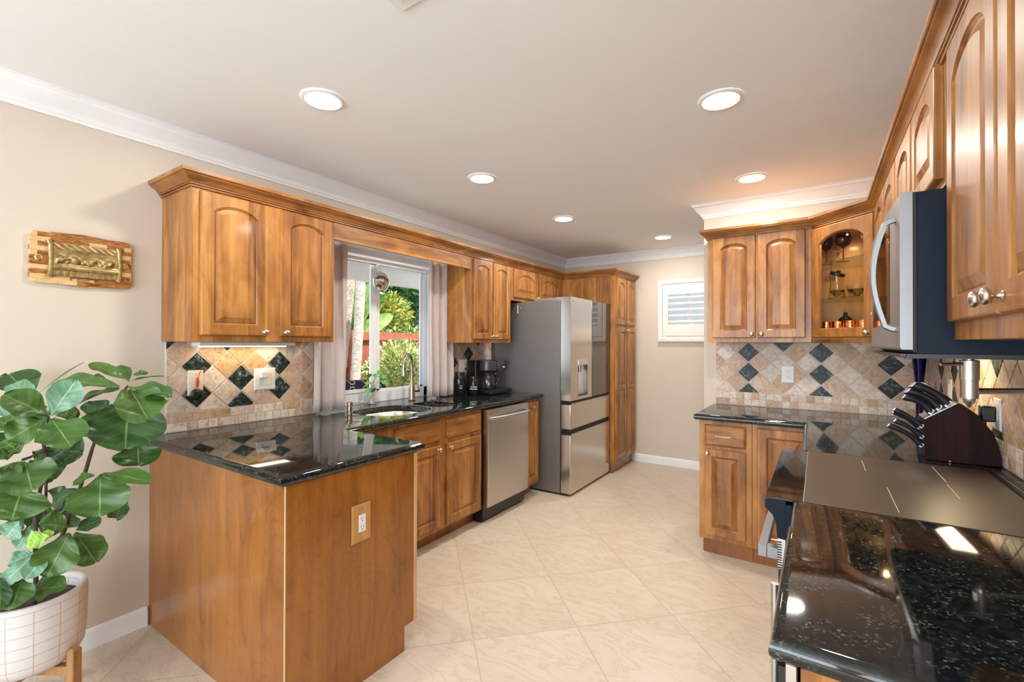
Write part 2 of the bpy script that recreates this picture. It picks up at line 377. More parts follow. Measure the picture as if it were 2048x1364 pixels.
def miter(path, side, i):
    def nrm(a, b):
        d = (Vector(b)-Vector(a)).to_2d().normalized(); return Vector((d.y, -d.x))*side
    n0 = nrm(path[i-1], path[i]) if i > 0 else None
    n1 = nrm(path[i], path[i+1]) if i < len(path)-1 else None
    if n0 is None: return n1
    if n1 is None: return n0
    b = (n0+n1); b.normalize(); return b/max(.2, b.dot(n0))
def sweep(mb, prof, path, side=1, mi=0):
    """prof: list of (out, z); path: 2D points; side +1 = right of travel direction"""
    R = []
    for i, p in enumerate(path):
        m = miter([(q[0],q[1]) for q in path], side, i)
        R.append([(p[0]+m.x*o, p[1]+m.y*o, z) for o, z in prof])
    return mb.rings(R)

# ------------------------------------------------------------------ room shell
XL, XR, YF, YP, ZC, YB = 0.0, 3.30, 5.30, 3.79, 2.44, -4.0
T = .15
WY0, WY1, WZ0, WZ1 = 1.775, 2.935, .874, 2.075        # kitchen window opening in the left wall
struct(MB().box(-.2, XR+.2, YB-.2, YF+.2, -.12, 0).to('floor', FLOORM), 'beige stone-look floor tiles laid diagonally with thin grout lines')
struct(MB().box(-.2, XR+.2, YB-.2, YF+.2, ZC, ZC+.12).to('ceiling', CEIL), 'smooth white painted ceiling')
wl = MB()
wl.box(-T, 0, YB-T, WY0, 0, ZC); wl.box(-T, 0, WY1, YF+T, 0, ZC); wl.box(-T, 0, WY0, WY1, 0, WZ0); wl.box(-T, 0, WY0, WY1, WZ1, ZC)
struct(wl.to('wall_left', WALL), 'beige painted wall with the sliding window')
# far wall with the small shuttered window
FX0, FX1, FZ0, FZ1 = 1.245, 1.80, 1.45, 2.045
wf = MB()
wf.box(0, FX0, YF, YF+T, 0, ZC); wf.box(FX1, XR, YF, YF+T, 0, ZC); wf.box(FX0, FX1, YF, YF+T, 0, FZ0); wf.box(FX0, FX1, YF, YF+T, FZ1, ZC)
struct(wf.to('wall_far', WALL), 'beige far wall with the small shuttered window')
struct(MB().box(1.985, XR, YP, YP+.13, 0, ZC).to('wall_partition', WALL), 'beige partition wall behind the short counter run')
wr = MB()
wr.box(XR, XR+T, YB-T, -2.95, 0, ZC); wr.box(XR, XR+T, -1.45, YF+T, 0, ZC); wr.box(XR, XR+T, -2.95, -1.45, 0, .65); wr.box(XR, XR+T, -2.95, -1.45, 2.15, ZC)
struct(wr.to('wall_right', WALL), 'beige right wall')
wb = MB()
wb.box(0, .25, YB-T, YB, 0, ZC); wb.box(2.85, XR, YB-T, YB, 0, ZC); wb.box(.25, 2.85, YB-T, YB, 0, .4); wb.box(.25, 2.85, YB-T, YB, 2.3, ZC)
struct(wb.to('wall_back', WALL), 'beige wall behind the camera with wide windows')
# frames of the windows behind the camera
for nm, b0 in (('window_3', None),):
    f = MB()
    for x in (.25, 1.09, 1.94, 2.79): f.box(x, x+.06, YB-.08, YB-.02, .4, 2.3)
    f.box(.25, 2.85, YB-.08, YB-.02, .4, .46); f.box(.25, 2.85, YB-.08, YB-.02, 2.24, 2.3)
    struct(f.to('window_3', VINYL), 'white framed wide window behind the camera')
f = MB()
for y in (-2.95, -2.23, -1.51): f.box(XR+.02, XR+.08, y, y+.06, .65, 2.15)
f.box(XR+.02, XR+.08, -2.95, -1.45, .65, .71); f.box(XR+.02, XR+.08, -2.95, -1.45, 2.09, 2.15)
struct(f.to('window_4', VINYL), 'white framed side window behind the camera')

# baseboards and crown
bbp = [(0,0),(.013,0),(.013,.075),(.009,.086),(.004,.09),(0,.09)]
def bb(name, path, side): struct(sweep(MB(), bbp, path, side).to(name, TRIM), 'white baseboard')
bb('baseboard_left', [(0.001, -3.99), (0.001, .885)], 1)
bb('baseboard_far', [(.935, YF-.001), (XR, YF-.001)], 1)
bb('baseboard_partition', [(1.984, YP-.001), (2.06, YP-.001)], 1)
cp = [(0,2.335),(.006,2.335),(.010,2.348),(.016,2.350),(.018,2.362),(.030,2.374),(.048,2.392),(.060,2.412),(.066,2.418),(.072,2.420),(.076,2.432),(.084,2.434),(.084,2.4395),(0,2.4395)]
struct(sweep(MB(), cp, [(0.001,-3.99),(0.001,YF-.001),(XR-.001,YF-.001)], 1).to('trim_1', TRIM, sharp=50), 'white crown moulding along the left and far walls')
struct(sweep(MB(), cp, [(1.984,YP+.13),(1.984,YP-.001),(XR-.001,YP-.001)], 1).to('trim_2', TRIM, sharp=50), 'white crown moulding on the partition wall')

# ------------------------------------------------------------------ cabinet building blocks
def door(parent, o, u, n, wd, ht, arch=True, name='door', mat=None, t=.019, fr=.052, label=None, wsplit=None, glassdoor=False, low=None):
    """raised panel door: o = lower corner on the face plane, u = width direction, n = outward normal"""
    o, u, n = Vector(o), Vector(u).normalized(), Vector(n).normalized(); zz = Vector((0,0,1))
    P = lambda a, w, d: o + u*a + zz*w + n*d
    mb = MB()
    e = .006
    R = [[P(0,0,0),P(wd,0,0),P(wd,ht,0),P(0,ht,0)], [P(0,0,t-e),P(wd,0,t-e),P(wd,ht,t-e),P(0,ht,t-e)], [P(e*.35,e*.35,t-e*.3),P(wd-e*.35,e*.35,t-e*.3),P(wd-e*.35,ht-e*.35,t-e*.3),P(e*.35,ht-e*.35,t-e*.3)], [P(e,e,t),P(wd-e,e,t),P(wd-e,ht-e,t),P(e,ht-e,t)]]
    mb.rings(R, cap0=True, cap1=False)
    secs = [(0, ht, arch)] if not wsplit else [(0, wsplit, False), (wsplit, ht, arch)]
    for si, (w0, w1, ar) in enumerate(secs):
        K = 14
        rise = min(.06, .20*(wd-2*fr)) if ar else 0
        top_fr = fr*(.95 if ar else 1.0)
        bot = fr if (si == 0) else fr*.4
        tp = top_fr if si == len(secs)-1 else fr*.4
        def ring(i, d, outer=False):
            pts = []
            a0, a1 = fr+i, wd-fr-i
            if outer:
                A0, A1 = e, wd-e; lo = w0+(e if si == 0 else 0); hi = w1-(e if si == len(secs)-1 else 0)
                pts += [P(A0,lo,d), P(A1,lo,d)]
                for k in range(K+1):
                    s = 1-k/K; pts.append(P(A0+(A1-A0)*s, hi, d))
                return pts
            pts += [P(a0,w0+bot+i,d), P(a1,w0+bot+i,d)]
            for k in range(K+1):
                s = 1-k/K
                x = a0+(a1-a0)*s
                q = (x-wd/2)/(wd/2-fr) if wd > 2*fr else 0
                h = w1-tp-rise + rise*max(0, 1-q*q)**.75 - i
                pts.append(P(x, h, d))
            return pts
        if not glassdoor:
            seq = [(0,t,0),(.002,t-.004,0),(.008,t-.0095,1),(.013,t-.0095,1),(.016,t-.0085,0),(.034,t-.0015,0),(.036,t-.0005,0)]
            rr = [ring(0,t,True)] + [ring(i,d) for i, d, g in seq]
            n0 = len(mb.f); mb.rings(rr, cap0=False, cap1=True)
            m = len(rr[0])
            for q in range(3*m, 4*m): mb.m[n0+q] = 1   # glazed groove
        else:
            rr = [ring(0,t,True), ring(0,t), ring(.004,t-.005), ring(.004,.0)]
            mb.rings(rr, cap0=False, cap1=False)
    if glassdoor:
        mb.f = [f for i, f in enumerate(mb.f) if i != 12]; mb.m = mb.m[:len(mb.f)]
        # back of the frame
    ob = mb.to(name, [mat or WOOD, GROOVE], parent, sharp=9)
    if label: ob['label'] = label
    return ob
def slab(parent, o, u, n, wd, ht, name='drawer', mat=None, t=.019, e=.012):
    o, u, n = Vector(o), Vector(u).normalized(), Vector(n).normalized(); zz = Vector((0,0,1))
    P = lambda a, w, d: o + u*a + zz*w + n*d
    rg = lambda i, d: [P(i,i,d),P(wd-i,i,d),P(wd-i,ht-i,d),P(i,ht-i,d)]
    return MB().rings([rg(0,0), rg(0,t*.45), rg(e*.55,t*.8), rg(e,t*.9), rg(e+.001,t)]).to(name, mat or WOODH, parent, sharp=25)
def knob(parent, p, n, s=1.0):
    prof = [(.0075,0),(.0085,.001),(.0055,.004),(.0045,.010),(.007,.013),(.0125,.016),(.015,.020),(.0145,.0245),(.010,.028),(.0005,.0295)]
    o = MB().lathe([(r*s, z*s) for r, z in prof], p, n, 16).to('knob', NICKEL, parent, sharp=60)
    return o
def barpull(parent, a, b, n, mat=None, r=.0045, off=.026):
    a, b, n = Vector(a), Vector(b), Vector(n); d = (b-a).normalized()
    pts = [a, a+n*off*.7, a+n*off+d*.01] + [a.lerp(b, t)+n*(off+.004*math.sin(PI*t)) for t in (.25,.5,.75)] + [b+n*off-d*.01, b+n*off*.7, b]
    return MB().tube(pts, r, 10).to('bar_pull', mat or NICKEL, parent)

def crown_prof_old(z0=2.088, z1=2.158, p=.058):
    h = z1-z0
    q = [(0,0),(.10,0),(.14,.10),(.20,.12),(.22,.20),(.34,.30),(.50,.50),(.72,.68),(.86,.80),(.90,.86),(1,.88),(1,1),(0,1)]
    return [(a*p, z0+b*h) for a, b in q]
UX = .33
Z0, Z1 = 1.375, 2.095
def crown_prof(z0=2.088, z1=2.158, p=.058):
    h = z1-z0
    q = [(0,0),(.13,0),(.15,.02),(.15,.10),(.10,.11),(.10,.15),(.22,.155),(.24,.17),(.24,.235),(.22,.25),(.30,.27),(.36,.34),(.46,.44),(.60,.53),(.76,.60),(.84,.66),(.84,.72),(.94,.725),(1,.77),(1,1),(0,1)]
    return [(a*p, z0+b*h) for a, b in q]
X_, Y_ = (1,0,0), (0,1,0)
def carcass(parent, x0,x1,y0,y1,z0,z1, name='body', mat=None): return MB().box(x0,x1,y0,y1,z0,z1).to(name, mat or WOOD, parent, bevel=.001)

# ---- left wall uppers
c = thing('wall_cabinet', 'large two-door maple wall cabinet left of the window, beside the plaque', 'wall cabinet', (0,.937,Z0), 'maple wall cabinets')
carcass(c, .002,UX,.937,1.683,Z0,Z1)
d = door(c, (UX,.972,1.405), Y_, X_, .312,.675); knob(d, (UX+.019,1.262,1.425), X_)
d = door(c, (UX,1.352,1.405), Y_, X_, .305,.675); knob(d, (UX+.019,1.375,1.425), X_)
g = thing('under_cabinet_light', 'glowing slim strip light under the large left wall cabinet', 'light', (.10,1.05,Z0), 'under cabinet lights')
MB().box(.05,.14,1.05,1.56,Z0-.022,Z0-.001).to('housing', WHITE, g, bevel=.003)
MB().box(.055,.095,1.08,1.53,Z0-.027,Z0-.0222).to('diffuser', WARML, g, bevel=.002)
light('under_cabinet_glow_left', 'AREA', (.095,1.30,Z0-.034), .55, (1,.80,.50), .08, .45, target=(.095,1.30,0))
v = MB().box(UX-.02,UX,1.684,2.974,1.985,Z1).to('window_valance', WOODH, None, (UX,1.684,1.985), bevel=.0015)
tag(v, 'plain maple valance board bridging the cabinets above the window', 'valance')
c = thing('wall_cabinet', 'narrow two-door maple wall cabinet between the window and the refrigerator', 'wall cabinet', (0,2.975,Z0), 'maple wall cabinets')
carcass(c, .002,UX,2.975,3.565,Z0,Z1)
d = door(c, (UX,3.003,1.405), Y_, X_, .258,.675, fr=.047); knob(d, (UX+.019,3.240,1.43), X_)
d = door(c, (UX,3.278,1.405), Y_, X_, .258,.675, fr=.047); knob(d, (UX+.019,3.300,1.43), X_)
c = thing('wall_cabinet', 'short two-door maple cabinet above the refrigerator', 'wall cabinet', (0,3.566,1.79), 'maple wall cabinets')
carcass(c, .002,UX,3.567,4.628,1.775,Z1)
d = door(c, (UX,3.61,1.805), Y_, X_, .435,.275, fr=.05); knob(d, (UX+.019,4.02,1.825), X_)
d = door(c, (UX,4.085,1.805), Y_, X_, .435,.275, fr=.05); knob(d, (UX+.019,4.11,1.825), X_)
cr = sweep(MB(), crown_prof(), [(.002,.937),(UX,.937),(UX,4.630),(.93,4.630),(.93,5.285)], 1).to('cabinet_crown', WOODH, None, (UX,.937,2.088), sharp=24)
tag(cr, 'maple crown moulding running along the tops of the window-wall cabinets', 'crown moulding')
# pantry
PXF = .93
c = thing('pantry_cabinet', 'tall maple pantry cabinet beyond the refrigerator at the far wall', 'pantry cabinet', (0,4.632,0))
carcass(c, .002,PXF,4.632,5.285,.10,Z1); carcass(c, .05,PXF-.03,4.64,5.28,.001,.10,'plinth', PANEL)
for k, (ya, hs) in enumerate(((4.665,1),(4.968,-1))):
    d = door(c, (PXF,ya,1.575), Y_, X_, .295,.505, fr=.05); knob(d, (PXF+.019,ya+(.272 if hs>0 else .022),1.605), X_)
    d = door(c, (PXF,ya,.135), Y_, X_, .295,1.415, fr=.05, arch=False, wsplit=.76); knob(d, (PXF+.019,ya+(.272 if hs>0 else .022),1.515), X_)

# ---- left base run
BX = .585
c = thing('sink_base_cabinet', 'maple base cabinet under the sink with two false drawers and two doors', 'base cabinet', (0,1.55,0), 'maple base cabinets')
MB().box(.002,BX,1.52,1.53,.105,.872).box(BX-.02,BX,1.53,2.79,.105,.872).box(.002,BX-.02,2.78,2.79,.105,.872).box(.002,BX-.02,1.53,2.78,.105,.12).to('body', WOOD, c)
carcass(c, .05,.505,1.50,2.79,.001,.104,'plinth', PANEL)
slab(c, (BX,1.918,.712), Y_, X_, .402,.135, 'drawer_front'); slab(c, (BX,2.385,.712), Y_, X_, .385,.135, 'drawer_front')
d = door(c, (BX,1.918,.135), Y_, X_, .402,.548, arch=False); knob(d, (BX+.019,2.295,.655), X_)
d = door(c, (BX,2.385,.125), Y_, X_, .385,.558, arch=False); knob(d, (BX+.019,2.410,.655), X_)
# dishwasher
DX = .64
c = thing('dishwasher', 'stainless dishwasher with curved bar handle under the granite counter', 'dishwasher', (.05,2.8,0))
MB().box(.06,DX-.045,2.795,3.385,.02,.868).to('body', BLACKP, c)
MB().box(.10,DX-.06,2.80,3.38,.001,.11).to('kick_plate', BLACKP, c)
R = []
for k in range(9):
    z = .125+.74*k/8; b = .006*math.sin(PI*k/8)
    R.append([(DX-.040,2.797,z),(DX+b-.004,2.797,z),(DX+b,2.801,z),(DX+b,3.379,z),(DX+b-.004,3.383,z),(DX-.040,3.383,z)])
MB().rings(R).to('door', STEEL, c, sharp=30)
pts = [(DX+.004,2.815,.80)]+[(DX+.018+.030*math.sin(PI*t)**.6, 2.815+.55*t, .80) for t in [i/14 for i in range(15)]]+[(DX+.004,3.365,.80)]
MB().tube(pts, .0125, 14).to('handle', STEELL, c)
c = thing('base_cabinet', 'very narrow maple base cabinet between the dishwasher and the refrigerator', 'base cabinet', (0,3.39,0), 'maple base cabinets')
carcass(c, .002,BX,3.392,3.640,.105,.872); carcass(c, .05,.505,3.392,3.640,.001,.104,'plinth', PANEL)
d = door(c, (BX,3.405,.135), Y_, X_, .222,.715, arch=False, fr=.045); knob(d, (BX+.019,3.515,.80), X_)

# ---- peninsula
PY0, PY1, PXE = .893, 1.518, 1.187
c = thing('peninsula_cabinet', 'peninsula base clad in glossy reddish-brown stained wood panels', 'peninsula', (0,PY0,0))
MB().box(.016,PXE-.008,PY0+.006,1.447,.0,.872).box(.016,PXE-.008,1.447,PY1-.004,.11,.872).to('body', WOOD, c)
MB().box(.002,PXE-.006,PY0,PY0+.0055,.0005,.872).to('side_panel', PANEL, c)
MB().prism([(PY0,.0005),(1.447,.0005),(1.447,.108),(PY1,.108),(PY1,.872),(PY0,.872)], (PXE-.0075,0,0), Y_, (0,0,1), (.0055,0,0)).to('end_panel', PANEL, c)
MB().box(PXE-.006,PXE-.001,PY0-.001,PY0+.003,.001,.872).to('worn_corner_edge', EDGEW, c)
MB().box(PXE-.008,PXE+.002,PY1-.016,PY1,.108,.872).to('edge_strip', wood('edge_wood', (.5,.27,.11),(.6,.34,.15),(.68,.42,.2)), c)
g = thing('power_outlet', 'power outlet with a wooden cover plate on the end of the peninsula', 'outlet', (PXE,1.163,.573), 'power outlets')
def ring_plate(g, o, u, n, wd, ht, t, mat, name='cover_plate', e=.005):
    return slab(g, o, u, n, wd, ht, name, mat, t, e)
ring_plate(g, (PXE,1.163,.573), Y_, X_, .092,.150,.007, wood('plate_wood', (.40,.18,.055),(.54,.27,.085),(.62,.34,.13)))
def outlet_face(g, c0, u, n, mat, off):
    c0, u, n = Vector(c0), Vector(u), Vector(n); z = Vector((0,0,1))
    MB().obox(c0-u*.0165-z*.034+n*off, u*.033, z*.068, n*.0025).to('receptacle', mat, g, bevel=.001)
    mb = MB()
    for dz in (.017, -.017):
        for du, h in ((-.006,.009),(.006,.007)): mb.obox(c0+u*(du-.001)+z*(dz-.001)+n*(off+.0022), u*.002, z*h, n*.0006)
        mb.obox(c0-u*.002+z*(dz-.0095)+n*(off+.0022), u*.004, z*.004, n*.0006)
    mb.to('slots', DARK, g)
outlet_face(g, (PXE,1.209,.648), Y_, X_, WHITE, .0072)
for dz in (.058,-.058): MB().lathe([(.0035,0),(.003,.0015),(.0002,.002)], (PXE+.007,1.209,.648+dz), X_, 10).to('screw', BRONZE, g)

# ------------------------------------------------------------------ granite counters
def offset_poly(poly, ds):
    n = len(poly); out = []
    A = sum(poly[i][0]*poly[(i+1)%n][1]-poly[(i+1)%n][0]*poly[i][1] for i in range(n)); sg = 1 if A > 0 else -1
    L = []
    for i in range(n):
        p, q = Vector(poly[i]), Vector(poly[(i+1)%n]); d = (q-p).normalized(); nn = Vector((-d.y, d.x))*sg
        L.append((p+nn*ds[i], d))
    for i in range(n):
        (p, d), (q, e) = L[i-1], L[i]
        den = d.x*e.y-d.y*e.x
        if abs(den) < 1e-9: out.append(q.copy()); continue
        t = ((q.x-p.x)*e.y-(q.y-p.y)*e.x)/den; out.append(p+d*t)
    return out
def counter(poly, rounded, holes, zt, th, name, label):
    r = th/2; mb = MB(); R = []
    for k in range(9):
        a = -PI/2+PI*k/8
        pp = offset_poly(poly, [(r-r*math.cos(a)) if f else 0 for f in rounded])
        R.append([(p.x,p.y,zt-r+r*math.sin(a)) for p in pp])
    mb.rings(R, cap0=False, cap1=False)
    for z, ring in ((zt, R[-1]), (zt-th, R[0])):
        lp = [[Vector((p[0],p[1],0)) for p in ring]] + [[Vector((h[0],h[1],0)) for h in H] for H in holes]
        tr = tessellate_polygon(lp); flat = [p for l in lp for p in l]
        mb.add([(p.x,p.y,z) for p in flat], tr)
    for H in holes: mb.rings([[(h[0],h[1],zt) for h in H], [(h[0],h[1],zt-th) for h in H]], cap0=False, cap1=False)
    import bmesh
    o = mb.to(name, GRANITE, None, (poly[0][0],poly[0][1],zt), sharp=40)
    bm = bmesh.new(); bm.from_mesh(o.data); bmesh.ops.remove_doubles(bm, verts=bm.verts, dist=1e-5); bmesh.ops.recalc_face_normals(bm, faces=bm.faces); bm.to_mesh(o.data); bm.free()
    o.data.set_sharp_from_angle(angle=math.radians(40))
    return tag(o, label, 'countertop')
def blob(cx, cy, rx, ry, p=2.6, n=36, fn=None):
    out = []
    for k in range(n):
        a = 2*PI*k/n; c, s = math.cos(a), math.sin(a)
        out.append((cx+rx*math.copysign(abs(c)**(2/p), c), cy+ry*math.copysign(abs(s)**(2/p), s)))
    return out
H1 = blob(.315, 2.155, .215, .245, 3.0); H2 = blob(.330, 2.555, .165, .125, 3.0)
ZT = .914
counter([(0.002,.866),(1.205,.866),(1.205,1.553),(.632,1.553),(.632,3.655),(0.002,3.655)],
        [1,1,1,1,1,0], [H1,H2], ZT, .040, 'countertop', 'glossy black granite countertop along the window wall and over the peninsula')
# right side counters: far L-shaped piece and near piece
counter([(2.04,3.165),(2.655,3.165),(2.655,2.342),(3.298,2.342),(3.298,3.788),(2.04,3.788)], [1,1,0,0,0,1], [], ZT, .040, 'countertop', 'glossy black granite corner countertop beyond the cooktop')
counter([(2.655,.818),(3.298,.818),(3.298,1.572),(2.655,1.572)], [1,0,0,1], [], ZT, .040, 'countertop', 'black speckled granite countertop in the near right foreground')

struct(MB().box(-.1185,.0016,WY0+.001,WY1-.001,WZ0+.001,ZT).to('trim_7', GRANITE), 'black granite sill in the window recess, level with the countertop')
# sink
c = thing('kitchen_sink', 'stainless undermount double-bowl sink set in the granite below the window', 'sink', (.315,2.3,.70))
def bowl(H, cx, cy, depth, name):
    R = []
    out = [(cx+(x-cx)*1.06, cy+(y-cy)*1.04) for x, y in H]
    R.append([(x,y,.8735) for x, y in out])
    for s, z in ((1.02,.8733),(.99,.868),(.975,.80),(.96,.874-depth+.02),(.90,.874-depth+.004),(.6,.874-depth),(.12,.874-depth-.003)):
        R.append([(cx+(x-cx)*s, cy+(y-cy)*s, z) for x, y in H])
    MB().rings(R, cap0=False).to(name, SINKM, c, sharp=60)
    MB().lathe([(.04,.003),(.042,.006),(.03,.006),(.028,.001),(.002,.001)], (cx,cy,.874-depth-.003), (0,0,1), 20).to('drain', CHROME, c)
bowl(H1, .315, 2.155, .19, 'large_bowl'); bowl(H2, .330, 2.555, .15, 'small_bowl')
# faucet
fx, fy = .012, 2.625
c = thing('kitchen_faucet', 'brushed nickel gooseneck pull-down faucet behind the sink', 'faucet', (fx,fy,ZT))
MB().lathe([(.030,0),(.031,.004),(.026,.008),(.025,.012),(.0245,.10),(.022,.125),(.0145,.150),(.0135,.16)], (fx,fy,ZT), (0,0,1), 24).to('base', FAUCET, c)
dirv = Vector((.372,-.923,0)).normalized(); pts = [(fx,fy,ZT+.15),(fx,fy,ZT+.27)]
for k in range(1, 13):
    a = PI*k/12*.97; R_ = .075
    pts.append(tuple(Vector((fx,fy,ZT+.29))+dirv*R_*(1-math.cos(a))+Vector((0,0,R_*1.05*math.sin(a)))))
MB().tube(pts, .0115, 14).to('gooseneck', FAUCET, c)
e = Vector(pts[-1])
MB().lathe([(.0125,0),(.0135,-.02),(.016,-.05),(.019,-.085),(.0195,-.092),(.015,-.094)], e, (0,0,1), 20).to('spray_head', FAUCET, c)
MB().sphere(e+Vector((.0155,-.006,-.035)), .008, 12, 8, (.7,1,1.8)).to('button', BLACKP, c)
hd = Vector((.15,.99,0)).normalized()
MB().lathe([(.014,0),(.0145,.02),(.0145,.045),(.010,.052)], Vector((fx,fy,ZT+.075))+hd*.02, hd, 18).to('valve', FAUCET, c)
p0 = Vector((fx,fy,ZT+.082))+hd*.052
MB().tube([p0, p0+Vector((0,.006,.05)), p0+Vector((0,.010,.095))], [.008,.0055,.0045], 10).to('lever', FAUCET, c)
# soap dispenser
c = thing('soap_dispenser', 'small brushed nickel soap dispenser beside the left curtain', 'soap dispenser', (.175,1.915,ZT))
q = (.175,1.915,ZT)
MB().lathe([(.021,0),(.021,.006),(.014,.008),(.014,.016),(.0175,.018),(.0175,.044),(.0155,.046),(.0155,.05),(.0185,.053),(.0185,.07),(.015,.073),(.001,.0735)], q, (0,0,1), 20).to('pump', FAUCET, c)
MB().tube([(.175,1.915,ZT+.062),(.205,1.955,ZT+.064),(.225,1.985,ZT+.060)], [.0035,.003,.0025], 8).to('spout', FAUCET, c)

# ------------------------------------------------------------------ backsplashes
CREAM = [(.76,.67,.59),(.72,.64,.57),(.80,.72,.64),(.70,.59,.50)]
PINK = [(.62,.44,.33),(.66,.49,.38),(.57,.41,.31)]
TAN = [(.62,.44,.27),(.58,.42,.27)]
def clip(poly, s0, s1, z0, z1):
    def cut(P, f):
        out = []
        for i in range(len(P)):
            a, b = P[i-1], P[i]; fa, fb = f(a), f(b)
            if fa >= 0 and fb >= 0: out.append(b)
            elif fa >= 0 > fb: t = fa/(fa-fb); out.append((a[0]+(b[0]-a[0])*t, a[1]+(b[1]-a[1])*t))
            elif fa < 0 <= fb: t = fa/(fa-fb); out += [(a[0]+(b[0]-a[0])*t, a[1]+(b[1]-a[1])*t), b]
        return out
    for f in (lambda p: p[0]-s0, lambda p: s1-p[0], lambda p: p[1]-z0, lambda p: z1-p[1]):
        poly = cut(poly, f)
        if len(poly) < 3: return []
    return poly
def splash(o, u, n, s0, s1, z0, z1, org, black, name, label, seed, loose=False, d=.148):
    """o+u*s+z ; diamonds of pitch d/2 around org, black = set of (i,j)"""
    rnd = random.Random(seed); o, u, n = Vector(o), Vector(u), Vector(n); zz = Vector((0,0,1))
    mb = MB(); mb.c = []
    mb.obox(o+u*s0+zz*z0+n*.0005, u*(s1-s0), zz*(z1-z0), n*.0055, 2); mb.c += [(1,1,1,1)]*6
    zb = z0+.099
    g = .0042; h = d/2-g
    def tile(poly, col, m=0):
        t = mb
        cx = sum(p[0] for p in poly)/len(poly); cy = sum(p[1] for p in poly)/len(poly)
        def rg(k, dd):
            out = []
            for p in poly:
                L = math.hypot(p[0]-cx, p[1]-cy) or 1
                f = max(0, 1-k/L); out.append(o+u*(cx+(p[0]-cx)*f)+zz*(cy+(p[1]-cy)*f)+n*dd)
            return out
        k0 = len(t.f); t.rings([rg(0,.006), rg(0,.0085), rg(.0022,.0102)], cap0=False, mi=m)
        mb.c += [tuple(col or (0,0,0))+(1,)]*(len(t.f)-k0)
    i0 = int((s0-org[0])/(d/2))-2; i1 = int((s1-org[0])/(d/2))+2
    for i in range(i0, i1+1):
        for j in range(-8, 9):
            if (i+j) % 2: continue
            cs, cz = org[0]+i*d/2, org[1]+j*d/2
            P = clip([(cs-h,cz),(cs,cz-h),(cs+h,cz),(cs,cz+h)], s0+.001, s1-.001, zb+.002, z1-.0005)
            if len(P) < 3: continue
            if (i, j) in black: tile(P, None, 1); continue
            q = rnd.random(); colr = rnd.choice(CREAM if q < .5 else PINK if q < .85 else TAN)
            k = rnd.uniform(.9, 1.06); tile(P, [c*k for c in colr])
    mp = .0485
    for row in range(2):
        zr = z0+.003+row*.048; s = s0-(rnd.random()*mp if loose else 0)
        while s < s1:
            wdt = mp*(rnd.choice([1,1,1,1.6,2.2]) if loose else 1)
            P = clip([(s+.0016,zr),(s+wdt-.0016,zr),(s+wdt-.0016,zr+.045),(s+.0016,zr+.045)], s0+.001, s1-.001, z0, z1)
            if len(P) >= 3:
                q = rnd.random(); colr = rnd.choice(CREAM+CREAM+PINK+TAN); k = rnd.uniform(.92, 1.08); tile(P, [c*k for c in colr])
            s += wdt
    ob = mb.to(name, [TILE, BTILE, GROUT], None, o+u*s0+zz*z0, sharp=20)
    return tag(ob, label, 'backsplash', 'tile backsplashes')
splash((0,0,0), Y_, X_, .955, 1.76, ZT, Z0+.0, (1.316,1.174), {(0,0),(0,-2),(3,1),(3,-1),(-3,1),(-3,-1),(-1,3),(-5,3),(7,0)}, 'tile_backsplash', 'diamond stone tile backsplash left of the window, behind the peninsula', 1, True)
splash((0,0,0), Y_, X_, 2.945, 3.70, ZT, Z0, (3.345,1.27), {(0,0),(-3,-1),(2,2)}, 'tile_backsplash', 'diamond stone tile backsplash behind the coffee maker', 2)
splash((0,YP,0), X_, (0,-1,0), 2.071, 3.285, ZT, Z0+.004, (2.737,1.162), {(0,0),(0,2),(0,-2),(-6,0),(-6,2),(-6,-2),(-3,3),(5,1),(5,-1)}, 'tile_backsplash', 'diamond stone tile backsplash on the partition wall under the short cabinets', 3)
splash((XR,0,0), Y_, (-1,0,0), .83, 3.778, ZT, Z0+.004, (2.50,1.163), {(0,2),(0,-2),(13,1),(13,-1),(6,2),(6,0),(9,-1),(9,1),(-5,1),(-5,-1),(-10,0),(-16,2)}, 'tile_backsplash', 'diamond stone tile backsplash on the right wall behind the cooktop', 4)

# ------------------------------------------------------------------ partition-side cabinets
PF = 3.45
ny = (0,-1,0)
c = thing('wall_cabinet', 'two-door maple wall cabinet on the partition wall beside the glass-door cabinet', 'wall cabinet', (2.075,PF,Z0), 'maple wall cabinets')
carcass(c, 2.075,2.687,PF,YP-.012,Z0+.006,2.10)
d = door(c, (2.108,PF,1.41), X_, ny, .266,.69, fr=.05); knob(d, (2.352,PF-.019,1.435), ny)
d = door(c, (2.388,PF,1.41), X_, ny, .266,.69, fr=.05); knob(d, (2.410,PF-.019,1.435), ny)
# diagonal glass cabinet
A, B = Vector((2.69,PF,0)), Vector((2.99,3.15,0)); ud = (B-A).normalized(); nd = Vector((-ud.y*-1,0,0)); nd = Vector((-math.sqrt(.5),-math.sqrt(.5),0)); Ld = (B-A).length
c = thing('corner_cabinet', 'diagonal corner wall cabinet with an arched glass door and lit interior', 'wall cabinet', (2.69,PF,Z0), 'maple wall cabinets')
IN = wood('cabinet_interior', (.42,.18,.045),(.56,.26,.07),(.66,.34,.10))
zb0, zb1 = Z0+.004, 2.10
foot = [(2.69,PF),(2.99,3.15),(3.289,3.15),(3.289,3.779),(2.69,3.779)]
mb = MB()
mb.prism(foot, (0,0,zb0), X_, Y_, (0,0,.018)); mb.prism(foot, (0,0,zb1-.018), X_, Y_, (0,0,.018))
mb.box(2.691,2.706,PF,3.779,zb0+.018,zb1-.018); mb.box(2.706,3.289,3.767,3.779,zb0+.018,zb1-.018); mb.box(3.277,3.289,3.15,3.767,zb0+.018,zb1-.018); mb.box(2.99,3.277,3.15,3.165,zb0+.018,zb1-.018)
mb.to('body', IN, c)
mb = MB(); st = .032; zz = Vector((0,0,1))
